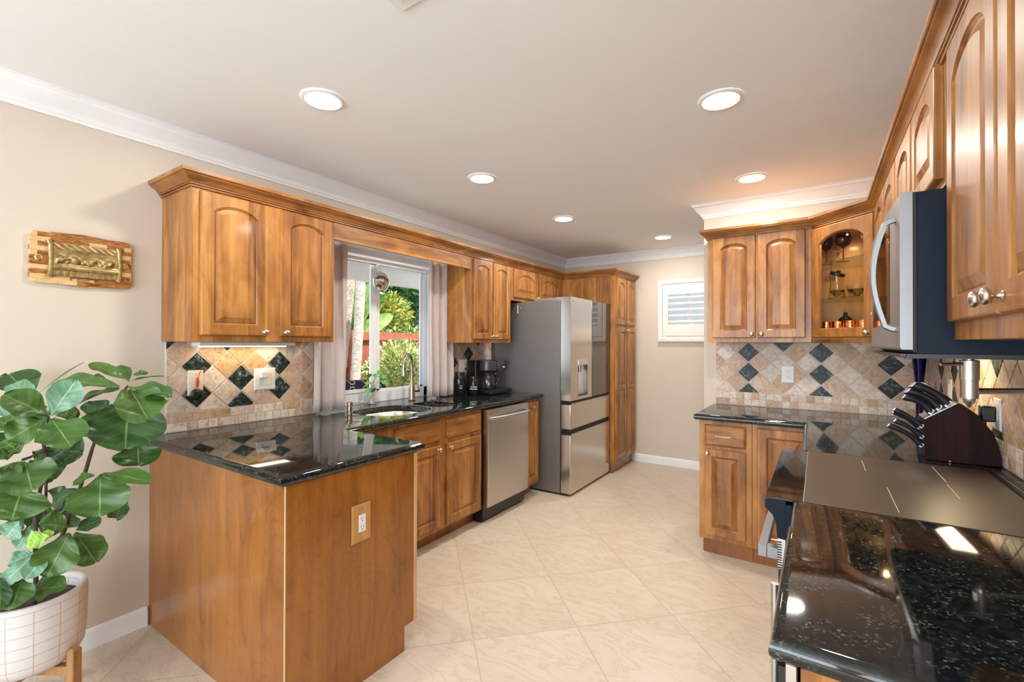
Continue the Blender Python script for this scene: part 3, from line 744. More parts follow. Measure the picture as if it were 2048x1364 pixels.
for a0, a1, w0, w1 in ((0,st,zb0,zb1),(Ld-st,Ld,zb0,zb1),(st,Ld-st,zb0,zb0+.04),(st,Ld-st,zb1-.035,zb1)):
    mb.obox(A+ud*a0+zz*w0+nd*.0, ud*(a1-a0), zz*(w1-w0), -nd*.016)
mb.to('face_frame', WOOD, c)
dd = door(c, A+ud*.014+zz*(1.41)+nd*.001, ud, nd, Ld-.028, .675, True, 'glass_door', fr=.052, glassdoor=True)
knob(dd, A+ud*(Ld-.04)+zz*1.435+nd*.020, nd)
mb = MB(); mb.obox(A+ud*.06+zz*1.45+nd*.008, ud*(Ld-.12), zz*.62, nd*.003); gp = mb.to('glass_pane', CABPANE, dd)
ins = [(2.725,PF+.012),(2.995,3.182),(3.27,3.182),(3.27,3.76),(2.71,3.76),(2.71,PF+.03)]
for zs in (1.645, 1.872): MB().prism(ins, (0,0,zs), X_, Y_, (0,0,.006)).to('glass_shelf', SHELFG, c)
MB().lathe([(.036,0),(.036,-.010),(.030,-.012)], (2.935,3.425,zb1-.019), (0,0,1), 24).to('puck_light_housing', NICKEL, c)
MB().lathe([(.029,-.0121),(.026,-.016),(.001,-.017)], (2.935,3.425,zb1-.019), (0,0,1), 24).to('puck_light_lens', WARML, c)
light('cabinet_puck_glow', 'AREA', (2.935,3.425,zb1-.042), 3.2, (1,.66,.30), .05, target=(2.935,3.425,0))
# right wall uppers
RX = 2.99; nx = (-1,0,0); yb = (0,-1,0)
c = thing('wall_cabinet', 'two-door maple wall cabinet between the microwave and the glass-door cabinet', 'wall cabinet', (RX,2.342,Z0), 'maple wall cabinets')
carcass(c, RX,XR-.012,2.342,3.148,Z0+.006,2.10)
d = door(c, (RX,2.735,1.41), yb, nx, .365,.69, fr=.05); knob(d, (RX-.019,2.71,1.435), nx)
d = door(c, (RX,3.115,1.41), yb, nx, .365,.69, fr=.05); knob(d, (RX-.019,2.775,1.435), nx)
c = thing('wall_cabinet', 'short two-door maple cabinet directly above the microwave', 'wall cabinet', (RX,1.578,1.775), 'maple wall cabinets')
carcass(c, RX,XR-.004,1.578,2.338,1.775,2.10)
d = door(c, (RX,1.945,1.80), yb, nx, .340,.30, fr=.05); knob(d, (RX-.019,1.915,1.83), nx)
d = door(c, (RX,2.315,1.80), yb, nx, .340,.30, fr=.05); knob(d, (RX-.019,2.005,1.83), nx)
c = thing('wall_cabinet', 'nearest maple wall cabinet at the right edge, closer than the microwave', 'wall cabinet', (RX,.80,Z0), 'maple wall cabinets')
RN = 3.004
carcass(c, RN,XR-.012,.74,1.572,Z0+.006,2.10)
d = door(c, (RN,1.545,1.425), yb, nx, .375,.675, fr=.055); knob(d, (RN-.019,1.195,1.455), nx, 1.05)
d = door(c, (RN,1.157,1.425), yb, nx, .385,.675, fr=.055); knob(d, (RN-.019,1.125,1.455), nx, 1.05)
cr = sweep(MB(), crown_prof(2.093,2.163,.05), [(2.075,YP-.002),(2.075,PF),(2.69,PF),(2.99,3.15),(2.99,.74)], 1)
cr = cr.to('cabinet_crown', WOODH, None, (2.69,PF,2.093), sharp=24)
tag(cr, 'maple crown moulding over the partition and right-wall cabinets, turning at the glass-door cabinet', 'crown moulding')
g = thing('under_cabinet_light', 'slim strip light under the right wall cabinet next to the microwave', 'light', (3.15,2.45,Z0), 'under cabinet lights')
MB().box(3.12,3.22,2.50,3.0,Z0-.018,Z0+.005).to('housing', WHITE, g, bevel=.003)
MB().box(3.13,3.21,2.53,2.97,Z0-.024,Z0-.0182).to('diffuser', WARML, g, bevel=.002)
light('under_cabinet_glow_right', 'AREA', (3.17,2.75,Z0-.03), 1.8, (1,.76,.42), .07, .42, target=(3.17,2.75,0))

# partition-side base cabinets
c = thing('base_cabinet', 'maple base cabinet on the partition side with a drawer and a narrow door', 'base cabinet', (2.07,3.20,0), 'maple base cabinets')
BY = 3.205
carcass(c, 2.07,2.378,BY,YP-.004,.105,.872); carcass(c, 2.085,2.378,BY+.045,YP-.02,.001,.104,'plinth', PANEL)
d = slab(c, (2.103,BY,.712), X_, ny, .242,.135, 'drawer'); barpull(d, (2.165,BY-.019,.782), (2.285,BY-.019,.782), ny, NICKEL)
d = door(c, (2.103,BY,.135), X_, ny, .242,.555, arch=False, fr=.045); knob(d, (2.122,BY-.019,.665), ny)
c = thing('corner_base_cabinet', 'maple corner base cabinet with one door, next to the range', 'base cabinet', (2.38,3.20,0), 'maple base cabinets')
MB().prism([(2.38,BY),(2.70,BY),(2.70,2.345),(3.29,2.345),(3.29,YP-.004),(2.38,YP-.004)], (0,0,.105), X_, Y_, (0,0,.767)).to('body', WOOD, c)
MB().prism([(2.38,BY+.045),(2.745,BY+.045),(2.745,2.345),(3.27,2.345),(3.27,YP-.02),(2.38,YP-.02)], (0,0,.001), X_, Y_, (0,0,.103)).to('plinth', PANEL, c)
d = door(c, (2.408,BY,.135), X_, ny, .285,.715, arch=False, fr=.05)
d = door(c, (2.70,3.17,.135), yb, nx, .36,.715, arch=False, fr=.05); knob(d, (2.70-.019,2.84,.80), nx)
# near base cabinet and cooler
c = thing('base_cabinet', 'maple base cabinet end panel under the near right countertop', 'base cabinet', (2.695,.845,0), 'maple base cabinets')
MB().box(2.715,3.288,.850,.868,.001,.872).box(2.715,3.288,1.452,1.568,.105,.872).box(3.20,3.288,.868,1.452,.105,.872).to('body', WOOD, c)
MB().box(2.697,2.7149,.846,.872,.001,.872).to('stile', WOOD, c); MB().box(2.697,2.7149,1.452,1.568,.105,.872).to('stile', WOOD, c)
MB().box(2.715,2.745,.846,.8499,.001,.872).box(3.24,3.288,.846,.8499,.001,.872).box(2.745,3.24,.846,.8499,.001,.09).box(2.745,3.24,.846,.8499,.82,.872).to('end_panel_frame', WOOD, c)
c = thing('beverage_cooler', 'stainless undercounter appliance with a vertical bar handle under the near counter', 'appliance', (2.69,.88,0))
MB().box(2.72,3.19,.878,1.448,.02,.866).to('body', BLACKP, c)
MB().box(2.676,2.6925,.852,1.448,.10,.862).to('door', STEEL, c, bevel=.002)
MB().box(2.6655,2.6755,.870,1.440,.12,.845).to('glass_front', BLACKGL, c)
mb = MB().tube([(2.634,1.262,.20),(2.634,1.262,.80)], .0085, 14)
mb.tube([(2.634,1.262,.25),(2.668,1.262,.25)], .006, 10); mb.tube([(2.634,1.262,.75),(2.668,1.262,.75)], .006, 10)
mb.to('handle', STEELL, c)

# ------------------------------------------------------------------ range
SY0, SY1 = 1.579, 2.334
c = thing('range', 'slide-in electric range with a flat dark glass cooktop and stainless handle', 'range', (2.62,SY0,0))
MB().box(2.64,3.288,SY0+.002,SY1-.002,.02,.895).to('body', BLACKM, c)
MB().prism([(2.595,.906),(2.586,.902),(2.586,.880),(2.594,.872),(2.606,.860),(2.613,.845),(2.616,.825),(2.618,.795),(2.6395,.795),(2.6395,.906)], (0,SY0,0), X_, (0,0,1), (0,SY1-SY0,0)).to('control_panel', BLACKM, c, sharp=25)
MB().box(2.588,2.684,SY0,SY1,.9065,.9125).to('control_strip', plain('gloss_black_glass', (.012,.008,.007), .04), c, bevel=.001)
COOK = plain('satin_cooktop_glass', (.075,.052,.036), .36, .0, spec=.7)
MB().box(2.6845,3.225,SY0,SY1,.9065,.9150).to('cooktop', COOK, c, bevel=.001)
MB().box(2.683,2.6852,SY0,SY1,.912,.9156).to('trim_line', STEELL, c)
for x, y0, y1 in ((2.902,1.615,1.88),(2.862,2.085,2.255),(3.072,2.056,2.286),(3.068,1.864,2.03)): MB().box(x-.0008,x+.0008,y0,y1,.9151,.9155).to('burner_mark', plain('print_white', (.75,.72,.68), .5), c)
mb = MB().box(3.2255,3.288,SY0,SY1,.896,.922)
mb.to('rear_vent', BLACKP, c, bevel=.003)
mb = MB()
for k in range(5): mb.box(3.238,3.276,SY0+.06+k*.135,SY0+.16+k*.135,.922,.9235)
mb.to('vent_slots', DARK, c)
mb = MB()
for xx in (3.234,3.257,3.280): mb.box(xx-.001,xx+.001,SY0+.03,SY1-.03,.9225,.9255)
mb.to('vent_trim', STEEL, c)
MB().box(2.621,2.6395,SY0+.004,SY1-.004,.215,.700).to('oven_door', BLACKGL, c, bevel=.002)
mb = MB().box(2.619,2.6395,SY0+.002,SY1-.002,.702,.792)
mb.to('door_trim', STEELL, c, bevel=.001)
mb = MB()
for k in range(11): mb.box(2.6195,2.6300,SY0+.0008,SY0+.003,.705+k*.0075,.7085+k*.0075)
mb.to('vent_grille', DARK, c)
mb = MB().box(2.566,2.590,SY0+.012,SY1-.012,.724,.757); mb.box(2.590,2.6188,SY0+.012,SY0+.045,.724,.757); mb.box(2.590,2.6188,SY1-.045,SY1-.012,.724,.757)
mb.to('handle', SATIN, c, bevel=.0015)
MB().box(2.622,2.6395,SY0+.004,SY1-.004,.03,.205).to('lower_drawer', STEEL, c, bevel=.002)
MB().box(2.587,2.5886,SY0+.30,SY0+.42,.886,.898).to('badge', STEELL, c)

# ------------------------------------------------------------------ microwave
c = thing('microwave', 'over-the-range microwave with a black side and curved silver handle', 'microwave', (2.93,1.58,1.34))
MB().box(2.934,3.289,1.580,2.334,1.345,1.768).to('body', BLACKM, c, bevel=.002)
MB().box(2.926,2.9338,1.578,2.336,1.350,1.768).to('seam', DARK, c)
R = []
for k in range(7):
    y = 1.577+(2.337-1.577)*k/6; b = .016*math.sin(PI*k/6)**.8
    x = 2.900-b*.4
    R.append([(2.9258,y,1.356),(x+.004,y,1.356),(x,y,1.362),(x,y,1.765),(x+.004,y,1.770),(2.9258,y,1.770)])
MB().rings(R).to('door', SATIN, c, sharp=30)
MB().box(2.8935,2.898,1.74,2.20,1.43,1.72).to('window', BLACKGL, c, bevel=.001)
pts = [(2.898,1.650,1.715),(2.888,1.650,1.712)]+[(2.875-.026*math.sin(PI*t), 1.650, 1.705-.285*t) for t in [i/16 for i in range(17)]]+[(2.888,1.650,1.413),(2.898,1.650,1.410)]
R = []
for i, p in enumerate(pts):
    q0 = Vector(pts[max(i-1,0)]); q1 = Vector(pts[min(i+1,len(pts)-1)]); dr = (q1-q0).normalized(); nn = Vector((dr.z,0,-dr.x)); pp = Vector(p)
    R.append([pp+nn*.004+Vector((0,.010,0)), pp+nn*.007, pp+nn*.004-Vector((0,.010,0)), pp-nn*.006-Vector((0,.010,0)), pp-nn*.006+Vector((0,.010,0))])
MB().rings(R).to('handle', SATIN, c, sharp=40)
MB().box(2.915,3.25,1.59,2.325,1.333,1.3448).to('underside_filter', plain('dark_steel', (.05,.05,.05), .4, .8), c)
mb = MB().box(2.905,2.93,1.60,2.31,1.337,1.3449); mb.to('vent_lip', BLACKP, c)
tx = text_obj('8 9', .014, (2.8925,2.27,1.49), (0,-1,0), (0,0,1), WHITE, 'keypad_print', c)

# ------------------------------------------------------------------ refrigerator
FX, FY0, FY1 = .885, 3.702, 4.622
c = thing('refrigerator', 'large stainless french-door refrigerator with a dark mirrored right door', 'refrigerator', (.06,FY0,0))
MB().box(.05,.778,FY0,FY1,.018,1.762).to('body', FRSIDE, c, bevel=.003)
MB().box(.10,.84,FY0+.02,FY1-.02,.001,.035).to('kick_grille', BLACKP, c)
MB().box(.74,.80,FY0+.04,FY1-.04,.03,1.75).to('door_gap', DARK, c)
MB().box(.50,.80,FY0+.006,FY0+.085,1.763,1.790).to('hinge_cover', STEELL, c, bevel=.004)
def fdoor(y0, y1, z0, z1, mat, name, front=None):
    return MB().box(.7855,FX,y0,y1,z0,z1).to(name, mat, c, bevel=.006, seg=3)
# left upper door with a dispenser recess cut as real pieces
dy0, dy1, dz0, dz1 = 3.855, 4.065, .885, 1.215
yL0, yL1 = FY0, 4.158
mb = MB().box(.7855,FX,yL0,dy0,.856,1.790).box(.7855,FX,dy1,yL1,.856,1.790).box(.7855,FX,dy0,dy1,.856,dz0).box(.7855,FX,dy0,dy1,dz1,1.790).box(.7855,.835,dy0,dy1,dz0,dz1)
import bmesh
ld = mb.to('left_door', STEELD, c)
mb = MB().box(.8352,.8375,dy0+.001,dy1-.001,dz0+.001,dz1-.001); mb.to('dispenser_recess', plain('dispenser_grey', (.55,.56,.62), .3, .4), ld)
MB().box(.8376,.884,dy0+.0005,dy0+.005,dz0+.001,dz1-.03).to('dispenser_side', DARK, ld)
MB().box(.8376,.892,dy0+.001,dy1-.001,dz1-.045,dz1+.004).to('dispenser_panel', plain('dispenser_panel_grey', (.62,.63,.66), .25, .5), ld, bevel=.002)
MB().lathe([(.022,0),(.022,-.03),(.018,-.035),(.018,-.06),(.012,-.065)], (.866,dy0+.07,dz1-.045), (0,0,1), 18).to('dispenser_nozzle', NICKEL, ld)
MB().box(.8376,.884,dy0+.006,dy1-.002,dz0+.001,dz0+.012).to('drip_tray', BLACKP, ld)
lg = text_obj('LG', .016, (FX+.0003,3.775,1.755), Y_, (0,0,1), plain('logo_grey', (.25,.24,.24), .4), 'logo', ld)
MB().lathe([(.008,0),(.008,.0008),(.0065,.0009)], (FX+.0001,3.750,1.755), X_, 18).to('logo_badge', MATS['logo_grey'], ld)
mb = fdoor(4.166, FY1, .856, 1.790, STEELD, 'right_door')
mb = MB().box(FX,FX+.0025,4.168,FY1-.001,.858,1.788).to('mirror_glass', plain('smoked_mirror_glass', (.17,.15,.135), .02, .9), mb, bevel=.0008)
fdoor(FY0, FY1, .600, .822, STEELD, 'middle_drawer'); fdoor(FY0, FY1, .022, .550, STEELD, 'lower_drawer')
MB().box(.79,FX-.012,FY0+.03,FY1-.01,.823,.855).box(.79,FX-.012,FY0+.03,FY1-.01,.551,.599).to('handle_pockets', DARK, c)
mb = MB()
for z in (.822,.550): mb.box(FX-.010,FX-.001,FY0+.035,FY1-.008,z,z+.010)
mb.to('drawer_pull_lips', STEEL, c)
m = thing('cross_magnet', 'tiny gold cross magnet on the refrigerator side', 'magnet', (.325,FY0-.004,1.69))
mb = MB()
mb.tube([(.325,FY0-.004,1.655),(.325,FY0-.004,1.735)], .004, 8); mb.tube([(.300,FY0-.004,1.705),(.350,FY0-.004,1.705)], .004, 8)
for p in ((.325,1.655),(.325,1.735),(.300,1.705),(.350,1.705)): mb.sphere((p[0],FY0-.005,p[1]), .007, 10, 6)
mb.to('cross', GOLD, m)
mb = MB()
for k in range(10): mb.tube([(.325,FY0-.0035,1.705),(.325+.022*math.cos(k*PI/5+.3),FY0-.0035,1.705+.022*math.sin(k*PI/5+.3))], .0012, 6)
mb.to('rays', GOLD, m)

# ------------------------------------------------------------------ windows
xw = -.12
w1 = struct(MB().box(-.119,-.10,WY0,WY1,WZ1-.10,WZ1).to('trim_3', TRIM), 'white head trim inside the window recess')
mb = MB()
y0, y1, z0, z1 = WY0+.001, WY1-.001, ZT+.0005, WZ1-.001
mb = MB().box(xw-.028,xw,y0,y1,z0,z0+.085).box(xw-.028,xw,y0,y1,z1-.075,z1).box(xw-.028,xw,y0,y0+.045,z0,z1).box(xw-.028,xw,y1-.045,y1,z0,z1)
win = struct(mb.to('window_1', VINYL, None, (xw,y0,z0), bevel=.003), 'white sliding window above the sink')
mb = MB()
ya, yb_ = y0+.045, 2.375
mb.box(xw-.012,xw+.006,ya,ya+.045,z0+.085,z1-.075).box(xw-.012,xw+.006,2.318,2.375,z0+.085,z1-.075).box(xw-.012,xw+.006,ya,2.375,z0+.085,z0+.112).box(xw-.012,xw+.006,ya,2.375,z1-.105,z1-.075)
sh = mb.to('sliding_sash', VINYL, win, bevel=.002)
MB().box(xw-.005,xw-.002,ya+.045,2.318,z0+.112,z1-.105).to('pane', PANE, sh)
mb = MB()
mb.box(xw-.027,xw-.013,2.375,2.42,z0+.085,z1-.075).box(xw-.027,xw-.013,y1-.075,y1-.045,z0+.085,z1-.075).box(xw-.027,xw-.013,2.375,y1-.045,z0+.085,z0+.10).box(xw-.027,xw-.013,2.375,y1-.045,z1-.10,z1-.075)
sh = mb.to('fixed_sash', VINYL, win, bevel=.002)
MB().box(xw-.021,xw-.018,2.42,y1-.075,z0+.10,z1-.10).to('pane', PANE, sh)
struct(MB().box(-.118,-.001,WY0-.0005,WY0+.010,ZT+.001,WZ1-.001).to('trim_4', TRIM), 'white left window reveal')
struct(MB().box(-.118,-.001,WY1-.010,WY1+.0005,ZT+.001,WZ1-.001).to('trim_5', TRIM), 'white right window reveal')
struct(MB().box(-.118,-.001,WY0,WY1,WZ1-.010,WZ1).to('trim_6', TRIM), 'white window recess top')
# shutter window in the far wall
SH = plain('shutter_paint', (.86,.80,.74), .4)
mb = MB()
for (i0, i1), (d0, d1) in zip(((0,.012),(.012,.040),(.040,.052)), ((.010,.016),(.016,.022),(.022,.012))):
    pass
R = []
for i_, d_ in ((0,.001),(0,.016),(.010,.022),(.030,.020),(.044,.014),(.050,.012),(.050,.001)):
    R.append([(1.197+i_,YF-d_,1.412+i_*.7),(FX1+.05-i_,YF-d_,1.412+i_*.7),(FX1+.05-i_,YF-d_,2.085-i_*.8),(1.197+i_,YF-d_,2.085-i_*.8)])
mb.rings(R, cap0=False, cap1=False)
mb.box(1.205,FX1+.045,YF-.036,YF-.001,1.396,1.4115)
win = struct(mb.to('window_2', SH, None, (1.197,YF,1.40)), 'small white plantation-shuttered window in the far wall')
a0, a1, b0, b1 = FX0+.008, FX1-.008, FZ0+.008, FZ1-.008
la, lb, lz0, lz1 = a0+.062, a1-.062, 1.585, 1.922
mb = MB().box(a0,la,YF-.014,YF+.012,b0,b1).box(lb,a1,YF-.014,YF+.012,b0,b1).box(la,lb,YF-.014,YF+.012,b0,lz0).box(la,lb,YF-.014,YF+.012,lz1,b1)
fr_ = mb.to('shutter_frame', SH, win, bevel=.002)
for k in range(5):
    zc = lz0+.034+k*.0675; R = []
    prof = [(-.028,-.004),(-.02,-.0065),(0,-.0075),(.02,-.0065),(.028,-.004),(.028,.004),(.02,.0065),(0,.0075),(-.02,.0065),(-.028,.004)]
    ca, sa = math.cos(.42), math.sin(.42)
    for x in (la+.001, lb-.001): R.append([(x, YF+.0+p[0]*ca-p[1]*sa, zc+p[0]*sa+p[1]*ca) for p in prof])
    MB().rings(R).to('louver', SH, fr_)
MB().box(FX0+.001,FX1-.001,YF+.075,YF+.079,FZ0+.001,FZ1-.001).to('pane', PANE, win)
MB().box((FX0+FX1)/2-.02,(FX0+FX1)/2+.02,YF+.06,YF+.09,FZ0+.001,FZ1-.001).to('mullion', VINYL, win)

# curtains
def curtain(y0, y1, x0, z0, z1, folds, label, seed, hemdrop=0):
    rnd = random.Random(seed); K = 60; J = 14; mb = MB(); R = []
    for j in range(J+1):
        z = z0+(z1-z0)*j/J; row = []
        for k in range(K+1):
            t = k/K; sp = (1+.02*(1-j/J))
            y = y0+(y1-y0)*t; ph = t*folds*2*PI
            amp = .022+.006*math.sin(ph*.37+seed)
            yy = y+.008*math.sin(ph*2+j*.12)
            row.append((x0+amp*math.sin(ph+.25*math.sin(j*.3+seed))+.004*math.sin(j*.5), yy, z+(0 if j else .004*math.sin(ph*1.3))))
        R.append(row)
    mb.rings(R, closed=False, cap0=False, cap1=False)
    c = thing('curtain', label, 'curtain', (x0,(y0+y1)/2,z1), 'window curtains')
    o = mb.to('fabric', FABRIC, c, sharp=80); md = o.modifiers.new('solid','SOLIDIFY'); md.thickness = .003
    return c
curtain(1.725, 1.965, .058, ZT+.012, 2.06, 2.5, 'pale mauve-beige curtain hanging at the left of the window', 1)
curtain(2.755, 3.065, .062, ZT+.010, 2.06, 3.5, 'pale mauve-beige curtain hanging at the right of the window', 2)
r = MB().tube([(.060,1.70,2.065),(.060,3.0,2.065)], .009, 12)
tag(r.to('curtain_rod', plain('rod_white', (.75,.75,.75), .4), None, (.060,1.70,2.065)), 'white curtain rod behind the valance board holding both curtains', 'curtain rod')

# ------------------------------------------------------------------ fiddle leaf fig
LEAVES = [
  ((0.549,0.646,1.227),(0.475,0.548,1.297),0.062,'L',1,0.6),
  ((0.5,0.662,1.22),(0.391,0.661,1.285),0.048,'D',1,0.5),
  ((0.463,0.685,1.241),(0.465,0.735,1.251),0.031,'D',1,0.5),
  ((0.549,0.646,1.223),(0.774,0.7,1.258),0.024,'L',1,0.9),
  ((0.547,0.645,1.202),(0.711,0.73,1.18),0.07,'L',2,0.5),
  ((0.579,0.642,1.196),(0.755,0.64,1.102),0.16,'L',2,0.5),
  ((0.547,0.645,1.167),(0.613,0.618,0.973),0.229,'D',1,0.1),
  ((0.502,0.689,0.997),(0.506,0.692,0.884),0.142,'D',3,0),
  ((0.495,0.635,1.203),(0.184,0.5,1.222),0.081,'L',1,0.5),
  ((0.47,0.642,1.194),(0.211,0.542,1.113),0.082,'D',1,0.5),
  ((0.438,0.621,1.124),(0.289,0.571,0.996),0.082,'D',1,0.3),
  ((0.347,0.632,1.226),(0.262,0.599,1.235),0.031,'D',1,0.5),
  ((0.491,0.44,1.114),(0.475,0.333,1.201),0.101,'L',1,0.5),
  ((0.497,0.444,1.114),(0.547,0.5,1.241),0.092,'P',1,0.3),
  ((0.491,0.44,1.108),(0.484,0.34,1.045),0.097,'L',2,0.4),
  ((0.498,0.445,1.106),(0.638,0.467,1.021),0.131,'L',1,0.4),
  ((0.314,0.442,1.179),(0.252,0.377,1.217),0.077,'P',1,0.5),
  ((0.293,0.452,1.177),(0.327,0.57,1.302),0.016,'O',0,0.9),
  ((0.316,0.492,1.092),(0.318,0.565,1.099),0.063,'O',1,0.4),
  ((0.285,0.472,0.967),(0.33,0.574,0.94),0.127,'D',1,0.3),
  ((0.451,0.39,0.962),(0.585,0.384,0.888),0.147,'L',2,0.4),
  ((0.389,0.421,0.982),(0.446,0.484,0.922),0.075,'D',3,0.3),
  ((0.309,0.415,1.061),(0.242,0.347,1.088),0.08,'L',1,0.4),
  ((0.447,0.364,0.989),(0.457,0.322,0.995),0.048,'L',1,0.5),
  ((0.472,0.38,0.967),(0.501,0.328,0.918),0.059,'L',1,0.5),
  ((0.298,0.384,0.993),(0.271,0.343,1.044),0.055,'D',1,0.4),
  ((0.171,0.395,1.083),(0.129,0.367,1.145),0.05,'P',1,0.4),
  ((0.386,0.396,0.858),(0.441,0.361,0.764),0.17,'L',1,0.3),
  ((0.516,0.578,0.886),(0.718,0.665,0.872),0.073,'L',1,0.6),
  ((0.538,0.569,0.883),(0.637,0.54,0.759),0.171,'L',1,0.35),
  ((0.494,0.564,0.879),(0.421,0.516,0.851),0.05,'L',1,0.5),
  ((0.356,0.544,0.812),(0.24,0.492,0.733),0.09,'D',3,0.3),
  ((0.475,0.6,0.859),(0.517,0.652,0.795),0.04,'D',1,0.5),
  ((0.455,0.659,0.777),(0.405,0.65,0.666),0.065,'D',3,0),
  ((0.352,0.543,0.651),(0.386,0.613,0.681),0.059,'D',1,0.4),
  ((0.494,0.493,0.712),(0.489,0.417,0.748),0.094,'L',1,0.4),
  ((0.364,0.526,0.748),(0.322,0.523,0.655),0.08,'D',1,0.3),
  ((0.548,0.433,0.712),(0.538,0.378,0.702),0.067,'Y',1,0.5),
  ((0.54,0.427,0.697),(0.514,0.434,0.728),0.036,'Y',3,0.4),
  ((0.525,0.489,0.7),(0.566,0.422,0.579),0.121,'L',1,0.35),
  ((0.487,0.512,0.685),(0.527,0.564,0.562),0.106,'L',2,0.4),
  ((0.397,0.549,0.615),(0.352,0.544,0.516),0.058,'O',1,0.1),
  ((0.452,0.417,0.638),(0.427,0.353,0.617),0.064,'P',1,0.5),
  ((0.482,0.413,0.643),(0.485,0.32,0.561),0.051,'P',1,0.5),
  ((0.514,0.434,0.648),(0.566,0.374,0.596),0.059,'P',1,0.4),
  ((0.469,0.381,0.521),(0.545,0.48,0.528),0.089,'L',2,0.5),
  ((0.474,0.384,0.569),(0.557,0.344,0.51),0.089,'L',1,0.4),
  ((0.35,0.397,0.733),(0.334,0.363,0.679),0.079,'P',1,0.3),
  ((0.353,0.423,0.708),(0.339,0.39,0.63),0.046,'P',1,0.2),
  ((0.317,0.447,0.692),(0.256,0.431,0.684),0.052,'D',1,0.2),
  ((0.391,0.377,0.553),(0.455,0.324,0.535),0.048,'D',1,0.4),
  ((0.472,0.334,0.593),(0.557,0.32,0.516),0.049,'D',1,0.2),
  ((0.295,0.408,0.821),(0.205,0.372,0.852),0.165,'D',1,0.3),
  ((0.184,0.452,1.166),(0.079,0.405,1.252),0.136,'D',1,0.3),
  ((0.321,0.471,1.061),(0.177,0.424,1.054),0.151,'D',1,0.3),
  ((0.294,0.431,0.935),(0.344,0.488,0.855),0.13,'D',1,0.3),
  ((0.271,0.417,0.676),(0.18,0.38,0.696),0.112,'D',1,0.3),
  ((0.328,0.478,0.762),(0.261,0.458,0.66),0.094,'D',1,0.3),
  ((0.405,0.623,1.145),(0.295,0.598,1.04),0.119,'D',1,0.3),
  ((0.441,0.483,0.567),(0.433,0.525,0.603),0.082,'D',1,0.3),
  ((0.386,0.374,0.578),(0.35,0.35,0.508),0.087,'L',1,0.3),
  ((0.35,0.396,0.977),(0.328,0.356,1.026),0.106,'L',1,0.3),
  ((0.27,0.581,1.2),(0.167,0.537,1.137),0.121,'D',1,0.3),
]
STEMS = [ [(0.412, 0.427, 0.501), (0.397, 0.429, 0.594), (0.365, 0.431, 0.729), (0.381, 0.441, 0.846), (0.42, 0.454, 0.93), (0.436, 0.44, 1.006), (0.441, 0.431, 1.044), (0.491, 0.44, 1.112)] ,
[(0.397, 0.429, 0.612), (0.484, 0.486, 0.674), (0.441, 0.506, 0.758), (0.418, 0.538, 0.809), (0.4, 0.562, 0.885), (0.395, 0.581, 0.966), (0.432, 0.594, 1.045), (0.501, 0.626, 1.151), (0.545, 0.644, 1.206)] ,
[(0.4, 0.453, 0.873), (0.413, 0.451, 0.769), (0.409, 0.437, 0.647)] ,
[(0.418, 0.538, 0.809), (0.487, 0.559, 0.852), (0.526, 0.573, 0.883)] , [(0.45, 0.438, 0.991), (0.437, 0.405, 0.969), (0.443, 0.385, 0.966)] ]
PC = Vector((.299,.436,0)); PR = .155
def pot_mat():
    m, nt, b = new_mat('white_grid_ceramic'); setp(b, rough=.35); L = nt.links.new
    geo = N(nt,'ShaderNodeNewGeometry'); sep = N(nt,'ShaderNodeSeparateXYZ'); L(geo.outputs['Position'], sep.inputs[0])
    def mth(op, a, bb=None):
        n = N(nt,'ShaderNodeMath', operation=op)
        for i, s in enumerate((a, bb)):
            if s is None: continue
            if isinstance(s, (int, float)): n.inputs[i].default_value = s
            else: L(s, n.inputs[i])
        return n.outputs[0]
    an = mth('ARCTAN2', mth('SUBTRACT', sep.outputs[1], PC.y), mth('SUBTRACT', sep.outputs[0], PC.x))
    fa = mth('ABSOLUTE', mth('SUBTRACT', mth('FRACT', mth('ADD', mth('MULTIPLY', an, 14/(2*PI)), 7.30)), .5))
    fz = mth('ABSOLUTE', mth('SUBTRACT', mth('FRACT', mth('DIVIDE', mth('SUBTRACT', sep.outputs[2], .433), -.0385)), .5))
    k = mth('MAXIMUM', mth('GREATER_THAN', fa, .482), mth('GREATER_THAN', fz, .472))
    z = mth('LESS_THAN', sep.outputs[2], .434)
    mx = N(nt,'ShaderNodeMix', data_type='RGBA'); L(mth('MULTIPLY', k, z), mx.inputs[0]); mx.inputs[6].default_value = (.68,.65,.63,1); mx.inputs[7].default_value = (.50,.37,.26,1)
    L(mx.outputs[2], b.inputs['Base Color']); return m
c = thing('planter', 'white grid-patterned ceramic planter on a wooden leg stand', 'planter', (PC.x,PC.y,0))
MB().lathe([(.02,.185),(.10,.187),(.130,.200),(.147,.232),(.153,.30),(.155,.38),(.155,.442),(.153,.450),(.146,.453),(.138,.450),(.135,.44),(.134,.40),(.001,.40)], (PC.x,PC.y,0), (0,0,1), 72, cap1=False).to('pot', pot_mat(), c, sharp=50)
MB().lathe([(.133,.405),(.10,.412),(.05,.416),(.001,.414)], (PC.x,PC.y,0), (0,0,1), 40).to('soil', SOIL, c)
legw = wood('stand_wood', (.20,.085,.028),(.36,.17,.06),(.50,.27,.11))
for k in range(4):
    a = math.atan2(.554,.833)+k*PI/2; dr = Vector((math.cos(a),math.sin(a),0)); tn = Vector((-dr.y,dr.x,0)); p = PC+dr*.160
    MB().rings([[p+dr*x+tn*y+zz*z for x,y in ((-.014,-.018),(.014,-.018),(.014,.018),(-.014,.018))] if True else None for z in (.001,.235)] + [[p+dr*(x-.004)+tn*y+zz*.245 for x,y in ((-.008,-.012),(.008,-.012),(.008,.012),(-.008,.012))]]).to('leg', legw, c, bevel=.004)
